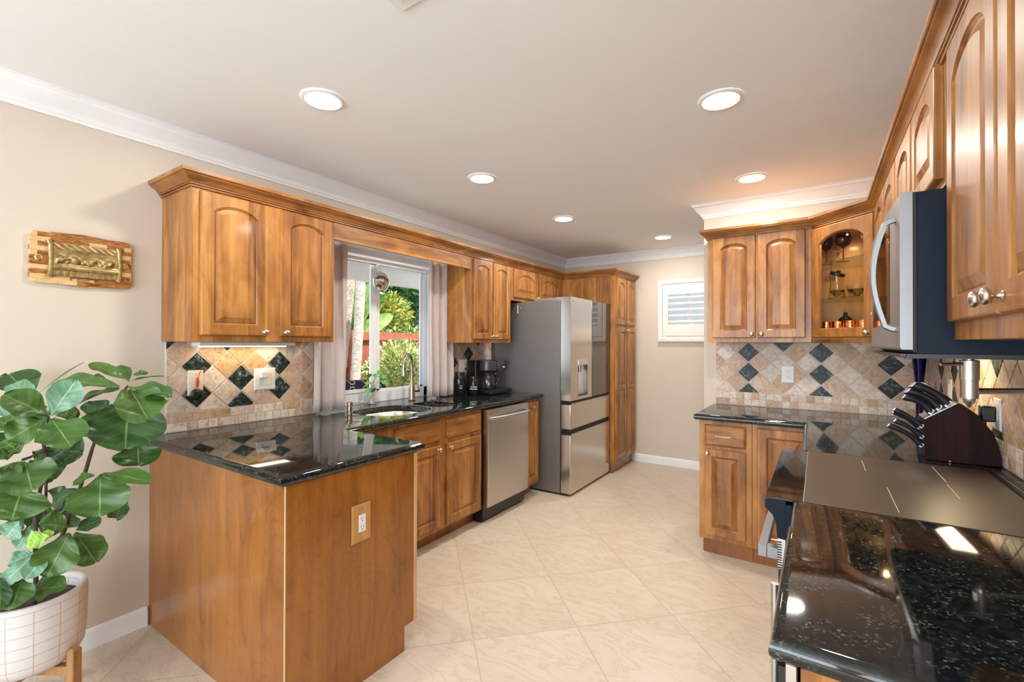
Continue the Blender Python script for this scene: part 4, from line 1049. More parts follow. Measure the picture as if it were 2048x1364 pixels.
for k in range(2):
    a = math.atan2(.554,.833)+k*PI/2; dr = Vector((math.cos(a),math.sin(a),0)); tn = Vector((-dr.y,dr.x,0))
    MB().obox(PC-dr*.146-tn*.014+zz*(.150+.0*k), dr*.292, tn*.028, zz*.032).to('cross_brace', legw, c, bevel=.002)
def leafmesh(mb, p0, p1, wdt, up, wave, rnd, outline=None, droop=.12, nl=18, nw=10, wall=False):
    p0, p1 = Vector(p0), Vector(p1); ax = p1-p0; L = ax.length; ax.normalize()
    view = (Vector((CX,CY,CZ))-p0).normalized()
    nrm = (view*(1-up)+Vector((0,0,1))*up+Vector((rnd.uniform(-.15,.15),rnd.uniform(-.15,.15),0))); nrm = (nrm-ax*nrm.dot(ax)).normalized()
    sd = ax.cross(nrm)
    if mb.uv is None: mb.uv = []
    k0 = len(mb.v); stem = .06; ph = rnd.uniform(0, 6)
    for i in range(nl+1):
        t = i/nl
        if outline: hw = outline(t)
        else: hw = (math.sin(PI*min(1, t**1.15*.96+.02))**.75)*(.62+.42*t) if t < .999 else .10
        hw = max(.012, hw)*wdt*(.61 if wall else .52)
        for j in range(nw+1):
            s = -1+2*j/nw
            wv = 1+.018*wave*math.sin(t*15+ph+s*2)
            tt = t+.06*abs(s)**2*(t-.5)*(-.8) + (-.05*(1-abs(s)) if i == nl else 0)
            x = tt*L; y = s*hw*wv
            cup = .22*abs(s)**1.6*hw; rip = .006*wave*math.sin(t*12+ph+s)*abs(s)**2*(wdt/.1)
            z = cup+rip-droop*L*(t**2)+droop*L*.6*t + .0025*math.sin(t*16+s*3)*(wdt/.12)
            p = p0+ax*x+sd*y+nrm*z
            if wall and p.x < .012: p.x = .012
            mb.v.append(tuple(p)); mb.uv.append((t, s))
    for i in range(nl):
        for j in range(nw):
            a = k0+i*(nw+1)+j; mb.f.append((a,a+1,a+nw+2,a+nw+1)); mb.m.append(0)
c = thing('fiddle_leaf_fig', 'leafy fiddle leaf fig growing in the white planter at the left edge', 'plant', (.40,.43,.41))
mb = MB()
for st_ in STEMS:
    # smooth the polyline
    P = [Vector(p) for p in st_]; Q = [P[0]]
    for a_, b_ in zip(P, P[1:]): Q += [a_.lerp(b_, .5), b_]
    Q = [Q[0]]+[(Q[i-1]+Q[i]*2+Q[i+1])/4 for i in range(1, len(Q)-1)]+[Q[-1]]
    n = len(Q); r0, r1 = (.0075,.0045) if n > 6 else (.005,.004)
    mb.tube(Q, [r0+(r1-r0)*i/(n-1) + .0006*math.sin(i*5) for i in range(n)], 8)
mb.tube([STEMS[0][0],(.36,.43,.40)], .008, 8)
mb.to('stem', BARK, c)
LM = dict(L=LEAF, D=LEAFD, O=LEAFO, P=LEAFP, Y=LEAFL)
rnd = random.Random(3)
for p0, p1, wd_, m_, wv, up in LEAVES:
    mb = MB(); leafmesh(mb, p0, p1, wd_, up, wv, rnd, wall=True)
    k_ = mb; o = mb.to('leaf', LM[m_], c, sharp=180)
    if m_ == 'Y': o['label'] = 'young lime green leaf'

# ------------------------------------------------------------------ ceiling fixtures
spots = [(.911,1.216,'recessed ceiling light nearest above the peninsula'), (2.366,2.176,'recessed ceiling light nearest the right wall cabinets'), (.911,2.364,'recessed ceiling light in front of the kitchen window'),
         (2.366,3.308,'recessed ceiling light just before the partition wall'), (.909,3.514,'recessed ceiling light in front of the refrigerator'), (1.428,4.669,'farthest recessed ceiling light, near the shuttered window')]
for x, y, lab in spots:
    g = thing('recessed_light', lab, 'ceiling light', (x,y,ZC), 'recessed ceiling lights')
    MB().lathe([(.092,-.0005),(.092,-.004),(.084,-.009),(.076,-.009),(.074,-.005)], (x,y,ZC), (0,0,1), 40, cap0=False, cap1=False).to('trim_ring', TRIM, g)
    MB().lathe([(.0755,-.003),(.0755,-.006),(.060,-.008),(.001,-.009)], (x,y,ZC), (0,0,1), 40).to('lens', LENS, g)
    light('downlight_glow', 'AREA', (x,y,ZC-.012), 12.0, (1,.95,.865), .13, target=(x,y,0))
g = thing('ceiling_vent', 'white square ceiling vent cover at the top edge', 'vent', (1.61,.74,ZC-.008))
MB().box(1.612,1.90,.74,1.027,ZC-.007,ZC-.0005).to('frame', TRIM, g, bevel=.002)
for k in range(7): MB().box(1.64,1.872,.765+k*.034,.785+k*.034,ZC-.012,ZC-.0072).to('louver', TRIM, g)

# ------------------------------------------------------------------ wall plaque
def px2(y, z, d=0): return (d, y, z)
c = thing('wall_plaque', 'wooden mosaic wall plaque with a golden relief scroll', 'wall plaque', (0,.64,1.73))
y0, y1, z0, z1 = .464, .819, 1.613, 1.846
yc, zc_ = (y0+y1)/2, (z0+z1)/2; W2, H2_ = (y1-y0)/2, (z1-z0)/2
outl = []
for k in range(80):
    t = 2*PI*k/80; cx_, sz_ = math.cos(t), math.sin(t)
    a_ = math.copysign(abs(cx_)**.28, cx_); b_ = math.copysign(abs(sz_)**.28, sz_)
    a_ *= 1-.05*(1-b_*b_)-.0*abs(b_); b_ *= 1-.09*(1-abs(math.cos(a_*PI*.55)))*0-.06*math.sin(PI*abs(a_))+.0
    outl.append((yc+a_*W2, zc_+b_*H2_))
def mosaic():
    m, nt, b = new_mat('olive_wood_mosaic'); setp(b, rough=.25, coat=.5, coatr=.1); L = nt.links.new
    geo = N(nt,'ShaderNodeNewGeometry'); sep = N(nt,'ShaderNodeSeparateXYZ'); L(geo.outputs['Position'], sep.inputs[0])
    cb = N(nt,'ShaderNodeCombineXYZ'); L(sep.outputs[1], cb.inputs[0]); L(sep.outputs[2], cb.inputs[1])
    br = N(nt,'ShaderNodeTexBrick', offset=.37, squash=1.0); L(cb.outputs[0], br.inputs[0]); br.inputs['Scale'].default_value = 1.0
    br.inputs['Color1'].default_value = (0,0,0,1); br.inputs['Color2'].default_value = (1,1,1,1); br.inputs['Mortar'].default_value = (.2,.2,.2,1)
    br.inputs['Mortar Size'].default_value = .0004; br.inputs['Brick Width'].default_value = .062; br.inputs['Row Height'].default_value = .0195
    mp = N(nt,'ShaderNodeMapping'); mp.inputs['Scale'].default_value = (20,20,150); L(geo.outputs['Position'], mp.inputs[0])
    n = N(nt,'ShaderNodeTexNoise', i_Scale=1.0, i_Detail=5.0, i_Distortion=1.5); L(mp.outputs[0], n.inputs['Vector'])
    ra = ramp(nt, [(.3,(.10,.03,.008)), (.5,(.36,.14,.035)), (.7,(.56,.27,.08))]); L(n.outputs[0], ra.inputs[0])
    rb = ramp(nt, [(.3,(.66,.42,.18)), (.7,(.80,.56,.28))]); L(n.outputs[0], rb.inputs[0])
    gt = N(nt,'ShaderNodeMath', operation='GREATER_THAN'); L(br.outputs[0], gt.inputs[0]); gt.inputs[1].default_value = .60
    mx = N(nt,'ShaderNodeMix', data_type='RGBA'); L(gt.outputs[0], mx.inputs[0]); L(ra.outputs[0], mx.inputs[6]); L(rb.outputs[0], mx.inputs[7])
    L(mx.outputs[2], b.inputs['Base Color']); return m
R = [[(x, yc+(p[0]-yc)*s, zc_+(p[1]-zc_)*s) for p in outl] for x, s in ((.001,.99),(.004,1.0),(.016,1.0),(.020,.985))]
MB().rings(R).to('board', mosaic(), c, sharp=40)
# relief scroll: a height field with rolled side edges and rows of small generic bumps
rnd2 = random.Random(5); NY, NZ = 90, 46; ya_, yb2, za_, zb_ = .530, .762, 1.655, 1.795
bumps = [(rnd2.uniform(.1,.9), rnd2.uniform(.42,.56), rnd2.uniform(.018,.035)) for _ in range(34)]
mb = MB(); rows = []
for j in range(NZ+1):
    v_ = j/NZ; row = []
    for i in range(NY+1):
        u_ = i/NY
        hgt = .006+.0015*math.sin(u_*9)*math.sin(v_*5)
        if .18 < v_ < .30: hgt += .005
        if .30 < v_ < .36: hgt += .0022
        for bu, bv, br_ in bumps:
            q_ = ((u_-bu)/br_)**2+((v_-bv)/(br_*2.2))**2
            if q_ < 4: hgt += .0055*math.exp(-q_)
        hgt += .0022*(abs(math.sin(u_*34)) if v_ < .18 else 0)
        if v_ > .8: hgt += .0015*abs(math.sin(u_*26+v_*20))
        zz_ = za_+(zb_-za_)*v_ + .004*math.sin(u_*PI)*(v_-.5)
        row.append((.020+hgt, ya_+(yb2-ya_)*u_, zz_))
    rows.append(row)
mb.rings(rows, closed=False, cap0=False, cap1=False)
o = mb.to('relief', BRONZE, c, sharp=80); md = o.modifiers.new('s','SOLIDIFY'); md.thickness = .005; md.offset = 0
for yy_ in (.531,.761): MB().tube([(.026,yy_-.002,1.648),(.027,yy_+.003,1.665),(.027,yy_+.005,1.72),(.027,yy_+.003,1.785),(.026,yy_-.002,1.803)], [.012,.0095,.0085,.0095,.0115], 12).to('scroll_roll', BRONZE, c)
for yy_ in (.500,.787):
    MB().lathe([(.013,0),(.0135,.002),(.010,.004),(.009,.003),(.001,.003)], (.020,yy_,1.725), X_, 8).to('brass_stud', GOLD, c, sharp=20)
MB().prism([(-.036,0),(-.02,.003),(0,.004),(.02,.003),(.036,-.001),(.036,.009),(.02,.0125),(0,.0135),(-.02,.0125),(-.036,.010)], (.0203,.640,1.636), Y_, (0,0,1), (.0012,0,0)).to('name_ribbon', plain('pale_wood_ribbon', (.62,.42,.22), .5), c)
text_obj('JERUSALEM', .0085, (.0217,.640,1.6445), Y_, (0,0,1), DARK, 'lettering', c)

# ------------------------------------------------------------------ outlets and switches
def plate(y0, y1, z0, z1, label, org='L', x=None, mat=WHITE, group='wall plates'):
    if org == 'L': o, u, n = (.0105,y0,z0), Y_, X_
    elif org == 'P': o, u, n = (x,YP-.0105,z0), X_, ny
    else: o, u, n = (XR-.0105,y1,z0), yb, nx
    g = thing('wall_plate', label, 'outlet', o, group)
    ring_plate(g, o, u, n, (y1-y0), z1-z0, .006, mat, 'cover_plate', .004); return g, Vector(o), Vector(u), Vector(n)
g, o, u, n = plate(1.385,1.509,1.095,1.222,'double white outlet plate with a plugged-in charger, left of the window')
outlet_face(g, o+u*.036+zz*.063, u, n, WHITE, .006); MB().obox(o+u*.070+zz*.030+n*.006, u*.033, zz*.066, n*.003).to('rocker_switch', IVORY, g, bevel=.001)
t = MB().obox(o+u*.022+zz*.070+n*.0095, u*.040, zz*.042, n*.030).to('phone_charger', plain('charger_white', (.78,.74,.76), .35), None, o+u*.022+zz*.07, bevel=.006, seg=3); tag(t, 'white cube charger plugged into the double outlet left of the window', 'charger')
g, o, u, n = plate(1.049,1.121,1.095,1.226,'blank white cover plate with a red-ribbon ornament hanging in front', mat=IVORY)
for dz in (.02,.11): MB().lathe([(.003,0),(.0025,.0015),(.0002,.002)], o+u*.036+zz*dz+n*.006, X_, 8).to('screw', NICKEL, g)
c = thing('hanging_ornament', 'round dark glass ornament on a red ribbon hanging over the blank wall plate', 'ornament', (.024,1.09,1.10))
MB().tube([(.019,1.110,1.228),(.021,1.103,1.215),(.023,1.096,1.200),(.024,1.092,1.190)], .0018, 6).to('ribbon', REDP, c)
MB().lathe([(.002,0),(.006,.012),(.0075,.03),(.004,.045),(.006,.05),(.001,.055)], (.024,1.090,1.135), (0,0,1), 10).to('tassel', REDP, c)
MB().tube([(.024,1.090,1.137),(.024,1.089,1.128)], .002, 6).to('cord', REDP, c)
MB().sphere((.026,1.088,1.100), .032, 20, 14, (.40,1,1)).to('glass_disc', plain('dark_green_glass', (.012,.022,.012), .06, var=.9, scale=60), c)
g, o, u, n = plate(3.205,3.315,1.097,1.225,'white outlet plate behind the jars and coffee maker')
outlet_face(g, o+u*.075+zz*.06, u, n, WHITE, .006); MB().obox(o+u*.02+zz*.030+n*.006, u*.033, zz*.066, n*.003).to('rocker_switch', WHITE, g, bevel=.001)
g, o, u, n = plate(0,.078,1.097,1.217,'white outlet plate on the partition wall backsplash','P',2.503)
outlet_face(g, o+u*.039+zz*.06, u, n, WHITE, .006)
g, o, u, n = plate(3.20,3.275,1.07,1.19,'white switch plate in the far corner of the right wall','R'); MB().obox(o+u*.02+zz*.03+n*.006, u*.033, zz*.066, n*.003).to('rocker_switch', WHITE, g, bevel=.001)
g, o, u, n = plate(2.440,2.515,1.045,1.165,'white outlet plate on the right wall with a black adapter','R'); outlet_face(g, o+u*.037+zz*.07, u, n, WHITE, .006)
c = thing('power_adapter', 'black power adapter plugged into the right wall above the knife block', 'power adapter', (XR-.02,2.477,1.07))
MB().box(XR-.062,XR-.0195,2.458,2.500,1.075,1.135).to('body', BLACKP, c, bevel=.006)
MB().tube([(XR-.045,2.48,1.075),(XR-.045,2.48,1.05),(XR-.035,2.485,1.02),(XR-.02,2.50,.98),(XR-.016,2.53,.935)], .0028, 8).to('cable', BLACKP, c)

# ------------------------------------------------------------------ pot filler
c = thing('pot_filler', 'brushed nickel wall-mounted pot filler arm above the cooktop', 'pot filler', (XR,1.90,1.237))
J = Vector((3.07,1.771,0))
MB().lathe([(.0195,0),(.0195,.05),(.0215,.051),(.0215,.104),(.018,.106)], J+zz*1.221, (0,0,1), 28).to('joint', NICKEL, c)
MB().tube([J+Vector((0,0,1.327)),J+Vector((0,0,1.331))], .012, 16).to('cap', NICKEL, c)
MB().tube([J+Vector((-.015,-.010,1.315)), J+Vector((-.040,-.027,1.315)), J+Vector((-.066,-.044,1.314))], [.006,.0048,.0042], 10).to('lever', NICKEL, c)
MB().lathe([(.014,0),(.013,-.010),(.006,-.020),(.003,-.026)], J+zz*1.2205, (0,0,1), 16).to('spout_tip', NICKEL, c)
q1 = Vector((3.255,1.893,1.240))
MB().tube([J+zz*1.240, q1], .0085, 14).to('arm', NICKEL, c)
MB().lathe([(.016,-.03),(.018,-.028),(.018,.03),(.014,.034)], q1, (0,0,1), 20).to('wall_joint', NICKEL, c)
MB().tube([q1, Vector((XR-.018,1.893,1.240))], .010, 12).to('wall_stub', NICKEL, c)
MB().lathe([(.034,0),(.033,.006),(.012,.008)], (XR-.0185,1.893,1.240), nx, 28).to('flange', NICKEL, c)

# ------------------------------------------------------------------ knife block
c = thing('knife_block', 'dark walnut knife block standing on the corner counter beside the cooktop', 'knife block', (3.17,2.44,ZT))
prof = [(3.073,.915),(3.070,1.074),(3.166,1.143),(3.176,1.143),(3.221,1.104),(3.262,1.040),(3.277,.995),(3.284,.950),(3.284,.915)]
MB().prism(prof, (0,2.415,0), X_, (0,0,1), (0,.125,0)).to('block', DWOOD, c, bevel=.003)
aslot = Vector((.096,0,.069)).normalized(); nslot = Vector((-.069,0,.096)).normalized()   # along and out of the top face
MB().obox(Vector((3.070,2.4155,1.0745)), aslot*.115, Vector((0,.124,0)), nslot*.003).to('steel_top', STEELL, c)
MB().box(3.14,3.145,2.4135,2.4148,.917,.921).to('emblem', STEELL, c)
hdir = Vector((-.80,0,.60)).normalized()
def knife(base, L, label, wd_=.022, th_=.013, curve=.012, thin=False):
    base = Vector(base); k = thing('kitchen_knife', label, 'knife', base, 'knives in the block')
    sdv = Vector((0,1,0)); upv = hdir.cross(sdv)
    R = []; M = 9
    for i in range(M+1):
        t = i/M; p = base+hdir*(L*t)+upv*(-curve*math.sin(PI*t)+curve*.5*t)
        ww = wd_*(.5+.10*math.cos(2*PI*t)); tt = th_*.5
        if i == M: ww *= .72; tt *= .7
        R.append([p+upv*(ww*math.cos(a))+sdv*(tt*math.sin(a)) for a in [2*PI*q/12 for q in range(12)]])
    MB().rings(R).to('handle', plain('knife_handle_black', (.012,.012,.014), .42, spec=.3), k, sharp=60)
    MB().obox(base-hdir*.004-upv*wd_*.45-sdv*th_*.45, hdir*.012, upv*wd_*.9, sdv*th_*.9).to('bolster', STEELL, k, bevel=.002)
    e_ = base+hdir*(L+.0)-upv*(-curve*.5+.0)
    MB().obox(base+hdir*(L-.001)+upv*(curve*.5-wd_*.34)-sdv*th_*.33, hdir*.005, upv*wd_*.68, sdv*th_*.66).to('end_cap', STEELL, k, bevel=.001)
    return k
top = lambda s, y: Vector((3.070,y,1.0745))+aslot*s+nslot*.008
knife(top(.096,2.438), .125, 'largest black-handled knife, topmost and nearest slot of the knife block', .034, .020)
knife(top(.090,2.478), .122, 'black-handled knife behind the largest one in the top row of the knife block', .031, .018)
knife(top(.066,2.448), .112, 'black-handled knife in the second row from the top of the knife block', .031, .018)
knife(top(.060,2.495), .108, 'black-handled knife at the back of the second row of the knife block', .028, .017)
knife(top(.036,2.440), .100, 'black-handled knife in the third row of the knife block', .028, .017)
MBb = lambda z, y: Vector((3.066,y,z))
knife(MBb(1.042,2.440), .105, 'slim steak knife with a rivet, upper one on the low front of the block', .021, .013, .006)
knife(MBb(1.030,2.490), .100, 'slim steak knife behind the upper front one of the block', .021, .013, .006)
knife(MBb(1.000,2.436), .102, 'slim steak knife in the middle of the low front of the block', .021, .013, .006)
knife(MBb(.965,2.445), .125, 'kitchen shears handle, lowest on the front of the block', .022, .012, .010)
# cobalt vase
c = thing('blue_vase', 'tall cobalt blue glass vase in the corner behind the knife block', 'vase', (3.205,3.50,ZT))
MB().lathe([(.030,0),(.032,.004),(.020,.02),(.016,.06),(.018,.16),(.022,.25),(.030,.34),(.040,.42),(.038,.42),(.027,.34),(.019,.25),(.014,.16),(.012,.06),(.001,.03)], (3.205,3.50,ZT+.001), (0,0,1), 32, cap1=False).to('glass', BLUEG, c, sharp=60)

# ------------------------------------------------------------------ window recess items
c = thing('propagation_vase', 'small clear glass vase with a leafy cutting and roots on the window sill', 'vase', (-.062,2.290,ZT))
vx, vy = -.062, 2.290
MB().lathe([(.030,0),(.033,.003),(.033,.10),(.031,.11),(.029,.11),(.0305,.10),(.0305,.006),(.001,.006)], (vx,vy,ZT+.001), (0,0,1), 24, cap1=False).to('glass', CLEAR, c)
mb = MB(); rn = random.Random(9)
for k in range(7):
    a = rn.uniform(0, 6.28); r_ = rn.uniform(.006,.022)
    mb.tube([(vx,vy,ZT+.115),(vx+r_*.4*math.cos(a),vy+r_*.4*math.sin(a),ZT+.075),(vx+r_*math.cos(a),vy+r_*math.sin(a),ZT+.015+rn.random()*.03)], .0013, 5)
mb.to('roots', BARK, c)
mb = MB()
for ex, ey, ez in ((.01,.035,.22),(.0,-.025,.17),(.02,.06,.17),(.01,-.05,.13),(.0,.02,.19)): mb.tube([(vx,vy,ZT+.10),(vx+ex*.3,vy+ey*.4,ZT+.10+(ez-.10)*.6),(vx+ex,vy+ey,ZT+ez)], .0017, 5)
mb.to('stems', plain('green_stem', (.16,.36,.08), .5), c)
ML = leaf_mat('monstera_leaf', (.08,.30,.05), (.14,.42,.08), (.4,.6,.3))
for ex, ey, ez, dx, dy, dz in ((.01,.035,.22,.02,.030,.02),(.0,-.025,.17,.03,-.045,-.02),(.02,.06,.17,.03,.06,-.03),(.01,-.05,.13,.03,-.02,-.05),(.0,.02,.19,.04,-.01,.03),(.01,.05,.20,.02,.055,.005),(.01,-.03,.20,.02,-.03,.03)):
    mb = MB(); p0 = (vx+ex,vy+ey,ZT+ez); leafmesh(mb, p0, (p0[0]+dx,p0[1]+dy,p0[2]+dz), .054, .4, 2, rn, nl=8, nw=6); mb.to('leaf', ML, c, sharp=180)
c = thing('mirror_ornament', 'faceted silver mirror ball hanging in front of the window mullion', 'ornament', (-.062,2.372,1.84))
mb = MB().sphere((-.062,2.372,1.838), .075, 22, 16, (.42,.98,1.05)); mb.to('ball', plain('mirror_facets', (.75,.82,.9), .06, 1.0, var=.4, scale=90), c, sharp=5)
MB().tube([(-.062,2.372,1.915),(-.070,2.372,1.94),(-.080,2.372,1.955)], .0015, 6).to('cord', NICKEL, c)
MB().lathe([(.018,0),(.016,.004),(.006,.010),(.004,.018)], (-.1015,2.372,1.962), X_, 16).to('suction_hook', WHITE, c)

# ------------------------------------------------------------------ coffee corner
def jar(x, y, r_, h_, lines, label, lid_):
    g = thing('canister', label, 'canister', (x,y,ZT), 'canisters beside the coffee maker')
    MB().lathe([(r_*.92,0),(r_,.004),(r_,h_*.74),(r_*.9,h_*.80),(r_*.80,h_*.82),(.001,h_*.82)], (x,y,ZT+.001), (0,0,1), 32).to('jar', plain('gloss_black_ceramic', (.012,.012,.012), .08), g, sharp=50)
    MB().lathe([(r_*.86,h_*.822),(r_*.9,h_*.83),(r_*.9,h_*.87),(r_*.82,h_*.885),(r_*.9,h_*.90),(r_*.9,h_*.96),(r_*.85,h_*.99),(.001,h_)], (x,y,ZT+.001), (0,0,1), 32).to('lid', lid_, g, sharp=40)
    MB().lathe([(r_*.905,h_*.815),(r_*.92,h_*.82),(r_*.905,h_*.825)], (x,y,ZT+.001), (0,0,1), 32, cap0=False, cap1=False).to('band', CHROME, g)
    dn = Vector((.62,-.78,0)).normalized(); rt_ = Vector((-dn.y, dn.x, 0))
    for i, ln in enumerate(lines):
        text_obj(ln, .021 if r_ < .045 else .014, Vector((x,y,ZT+h_*(.44 if r_ < .045 else .42)-i*.019))+dn*(r_+.0006)+rt_*(.012 if r_ > .045 else 0), rt_, (0,0,1), WHITE, 'lettering', g, depth=.0012)
    return g
jar(.095,3.115,.047,.205,['Tea','Bags'],'taller black canister beside the right curtain', plain('black_lid', (.02,.02,.02), .15))
jar(.175,3.215,.038,.165,['Coffee','Powder'],'shorter black canister with white lettering beside the coffee maker', MATS['black_lid'])
c = thing('coffee_maker', 'black dual coffee maker with a glass carafe beside the refrigerator', 'coffee maker', (.17,3.44,ZT))
MB().box(.045,.325,3.275,3.600,ZT+.001,ZT+.040).to('base', BLACKP, c, bevel=.008)
MB().box(.045,.150,3.275,3.590,ZT+.040,ZT+.30).to('tower', BLACKP, c, bevel=.008)
R = []
MB().lathe([(.070,0),(.078,.008),(.080,.070),(.076,.092),(.001,.095)], (.210,3.375,ZT+.205), (0,0,1), 32).to('brew_head', plain('charcoal_plastic', (.045,.045,.05), .25), c)
MB().lathe([(.050,0),(.058,.012),(.060,.085),(.055,.105),(.001,.108)], (.215,3.530,ZT+.190), (0,0,1), 32).to('pod_head', MATS['charcoal_plastic'], c)
MB().box(.145,.245,3.44,3.49,ZT+.21,ZT+.298).to('control_panel', BLACKP, c, bevel=.005)
mb = MB()
for i in range(3):
    for j in range(2): mb.lathe([(.004,0),(.0035,.001),(.0002,.0012)], (.2455,3.455+j*.018,ZT+.232+i*.02), X_, 8)
mb.to('buttons', STEELL, c)
MB().box(.277,.281,3.515,3.545,ZT+.232,ZT+.242).to('badge', WHITE, c)
g = c
car = MB().lathe([(.045,0),(.055,.006),(.060,.03),(.060,.09),(.050,.115),(.044,.125),(.042,.125),(.047,.114),(.057,.09),(.057,.03),(.052,.010),(.001,.008)], (.215,3.370,ZT+.045), (0,0,1), 32, cap1=False).to('carafe', CLEAR, g)
MB().lathe([(.046,0),(.050,.004),(.048,.016),(.001,.020)], (.215,3.370,ZT+.171), (0,0,1), 28).to('lid', BLACKP, car)
MB().tube([(.245,3.425,ZT+.175),(.262,3.450,ZT+.172),(.270,3.462,ZT+.14),(.266,3.456,ZT+.09),(.250,3.432,ZT+.075)], .009, 10).to('handle', BLACKP, car)

MB().tube([(.022,3.281,1.135),(.040,3.281,1.14),(.046,3.277,1.12),(.040,3.270,1.05),(.04,3.262,.97),(.044,3.30,.935)], [.010,.008,.004,.004,.004,.004], 8).to('power_cord', BLACKP, c)

# ------------------------------------------------------------------ glassware in the corner cabinet
def wineglass(x, y, z, h_, r_, mat, label, group):
    g = thing('wine_glass', label, 'glass', (x,y,z), group)
    MB().lathe([(r_*.8,0),(r_*.78,.002),(.004,.006),(.0035,h_*.45),(.008,h_*.5),(r_*.75,h_*.58),(r_,h_*.74),(r_*.82,h_),(r_*.80,h_),(r_*.96,h_*.74),(r_*.72,h_*.60),(.001,h_*.53)], (x,y,z+.0005), (0,0,1), 28, cap1=False).to('glass', mat, g, sharp=60)
SMOKE = glass('smoke_glass', (.25,.12,.14)); z_ = 1.878
wineglass(2.765,3.57,z_,.175,.042,SMOKE,'smoky wine glass at the left end of the top glass shelf','stemware on the top shelf')
wineglass(2.850,3.490,z_,.175,.044,SMOKE,'large smoky wine glass in the middle of the top glass shelf','stemware on the top shelf')
wineglass(2.830,3.68,z_,.17,.036,CLEAR,'clear wine glass behind the smoky ones on the top glass shelf','stemware on the top shelf')
wineglass(2.950,3.305,z_,.165,.030,CLEAR,'clear wine glass right of the smoky ones on the top glass shelf','stemware on the top shelf')
c = thing('blue_tumbler', 'dark blue glass tumbler at the right end of the top glass shelf', 'glass', (3.035,3.34,z_))
MB().lathe([(.028,0),(.034,.13),(.032,.13),(.026,.006),(.001,.006)], (3.035,3.34,z_+.0005), (0,0,1), 24, cap1=False).to('glass', BLUEG, c)
z_ = 1.651
c = thing('glass_pitcher', 'clear glass pitcher with a dark lid on the middle shelf of the glass cabinet', 'pitcher', (2.82,3.56,z_))
MB().lathe([(.042,0),(.046,.004),(.040,.06),(.034,.11),(.040,.15),(.038,.15),(.032,.11),(.037,.06),(.001,.008)], (2.82,3.56,z_+.0005), (0,0,1), 28, cap1=False).to('glass', CLEAR, c)
MB().lathe([(.040,0),(.043,.004),(.040,.02),(.012,.024),(.010,.034),(.001,.036)], (2.82,3.56,z_+.1515), (.35,-.2,1), 24).to('lid', BLACKP, c)
c = thing('glass_bowl', 'cut glass bowl on the middle shelf of the glass cabinet', 'bowl', (2.92,3.45,z_))
MB().lathe([(.030,0),(.034,.004),(.055,.05),(.060,.075),(.057,.075),(.051,.05),(.001,.010)], (2.92,3.45,z_+.0005), (0,0,1), 16, cap1=False).to('glass', CLEAR, c, sharp=20)
c = thing('glass_carafe', 'tall cut glass vase at the right of the middle shelf in the glass cabinet', 'vase', (3.03,3.43,z_))
MB().lathe([(.034,0),(.038,.004),(.030,.06),(.040,.13),(.050,.165),(.047,.165),(.037,.13),(.027,.06),(.001,.010)], (3.03,3.43,z_+.0005), (0,0,1), 14, cap1=False).to('glass', CLEAR, c, sharp=20)
z_ = Z0+.0225
for k, (x, y) in enumerate(((2.765,3.51),(2.824,3.455),(2.883,3.40),(2.942,3.345))):
    g = thing('copper_mug', ('leftmost','second from left','third from left','rightmost')[k]+' hammered copper mug at the bottom of the glass cabinet', 'mug', (x,y,z_), 'copper mugs in the glass cabinet')
    MB().lathe([(.028,0),(.034,.004),(.039,.05),(.036,.112),(.034,.112),(.037,.05),(.031,.006),(.001,.006)], (x,y,z_+.0005), (0,0,1), 24, cap1=False).to('cup', COPPER, g)
c = thing('decanter', 'small dark glass decanter behind the copper mugs', 'decanter', (2.865,3.60,z_))
MB().lathe([(.040,0),(.046,.006),(.046,.10),(.034,.135),(.012,.155),(.011,.168),(.015,.172),(.001,.173)], (2.865,3.60,z_+.0005), (0,0,1), 24).to('bottle', plain('dark_bottle_glass', (.012,.012,.02), .06), c)
MB().sphere((2.865,3.60,z_+.182), .009, 14, 10).to('stopper', CLEAR, c)

# ------------------------------------------------------------------ garden outside the window
GZ = -.10
struct(MB().box(-14,-.16,-3,16,GZ-.1,GZ).to('ground_outside', plain('patio_paving', (.42,.36,.30), .9, var=.1)), 'paved ground outside')
FEN = plain('red_stained_fence', (.34,.095,.05), .8, var=.18, scale=6)
c = thing('garden_fence', 'red-stained board fence across the garden', 'fence', (-4.35,6,GZ))
mb = MB()
for k in range(44):
    y = 3.2+k*.145; mb.box(-4.37,-4.35,y,y+.138,GZ,1.58+.004*math.sin(k*7))
mb.to('boards', FEN, c)
for z in (1.47,.98,.35): MB().box(-4.349,-4.30,3.2,9.55,z-.045,z+.045).to('rail', FEN, c)
for y in (5.30,7.75): MB().box(-4.30,-4.21,y-.045,y+.045,GZ,1.60).to('post', FEN, c)
c = thing('patio_cover', 'white patio cover outside the window', 'patio cover', (-1.6,5,2.4))
WP = plain('patio_white', (.85,.85,.85), .5)
MB().box(-2.5,-.21,1.2,8.5,2.42,2.48).to('roof_panel', WP, c); MB().box(-2.54,-2.44,1.2,8.5,2.22,2.42).to('beam', WP, c); MB().box(-2.60,-2.541,1.2,8.5,2.35,2.50).to('gutter', WP, c)
def bark2(name, c1, c2, s):
    m, nt, b = new_mat(name); setp(b, rough=.9); L = nt.links.new; geo = N(nt,'ShaderNodeNewGeometry')
    mp = N(nt,'ShaderNodeMapping'); mp.inputs['Scale'].default_value = (s*.4,s*.4,s); L(geo.outputs['Position'], mp.inputs[0])
    n = N(nt,'ShaderNodeTexNoise', i_Scale=1.0, i_Detail=5.0, i_Roughness=.8); L(mp.outputs[0], n.inputs['Vector'])
    r = ramp(nt, [(.42,c1),(.56,c2)]); L(n.outputs[0], r.inputs[0]); L(r.outputs[0], b.inputs['Base Color']); bump(nt, b, n.outputs[0], .8, .02); return m
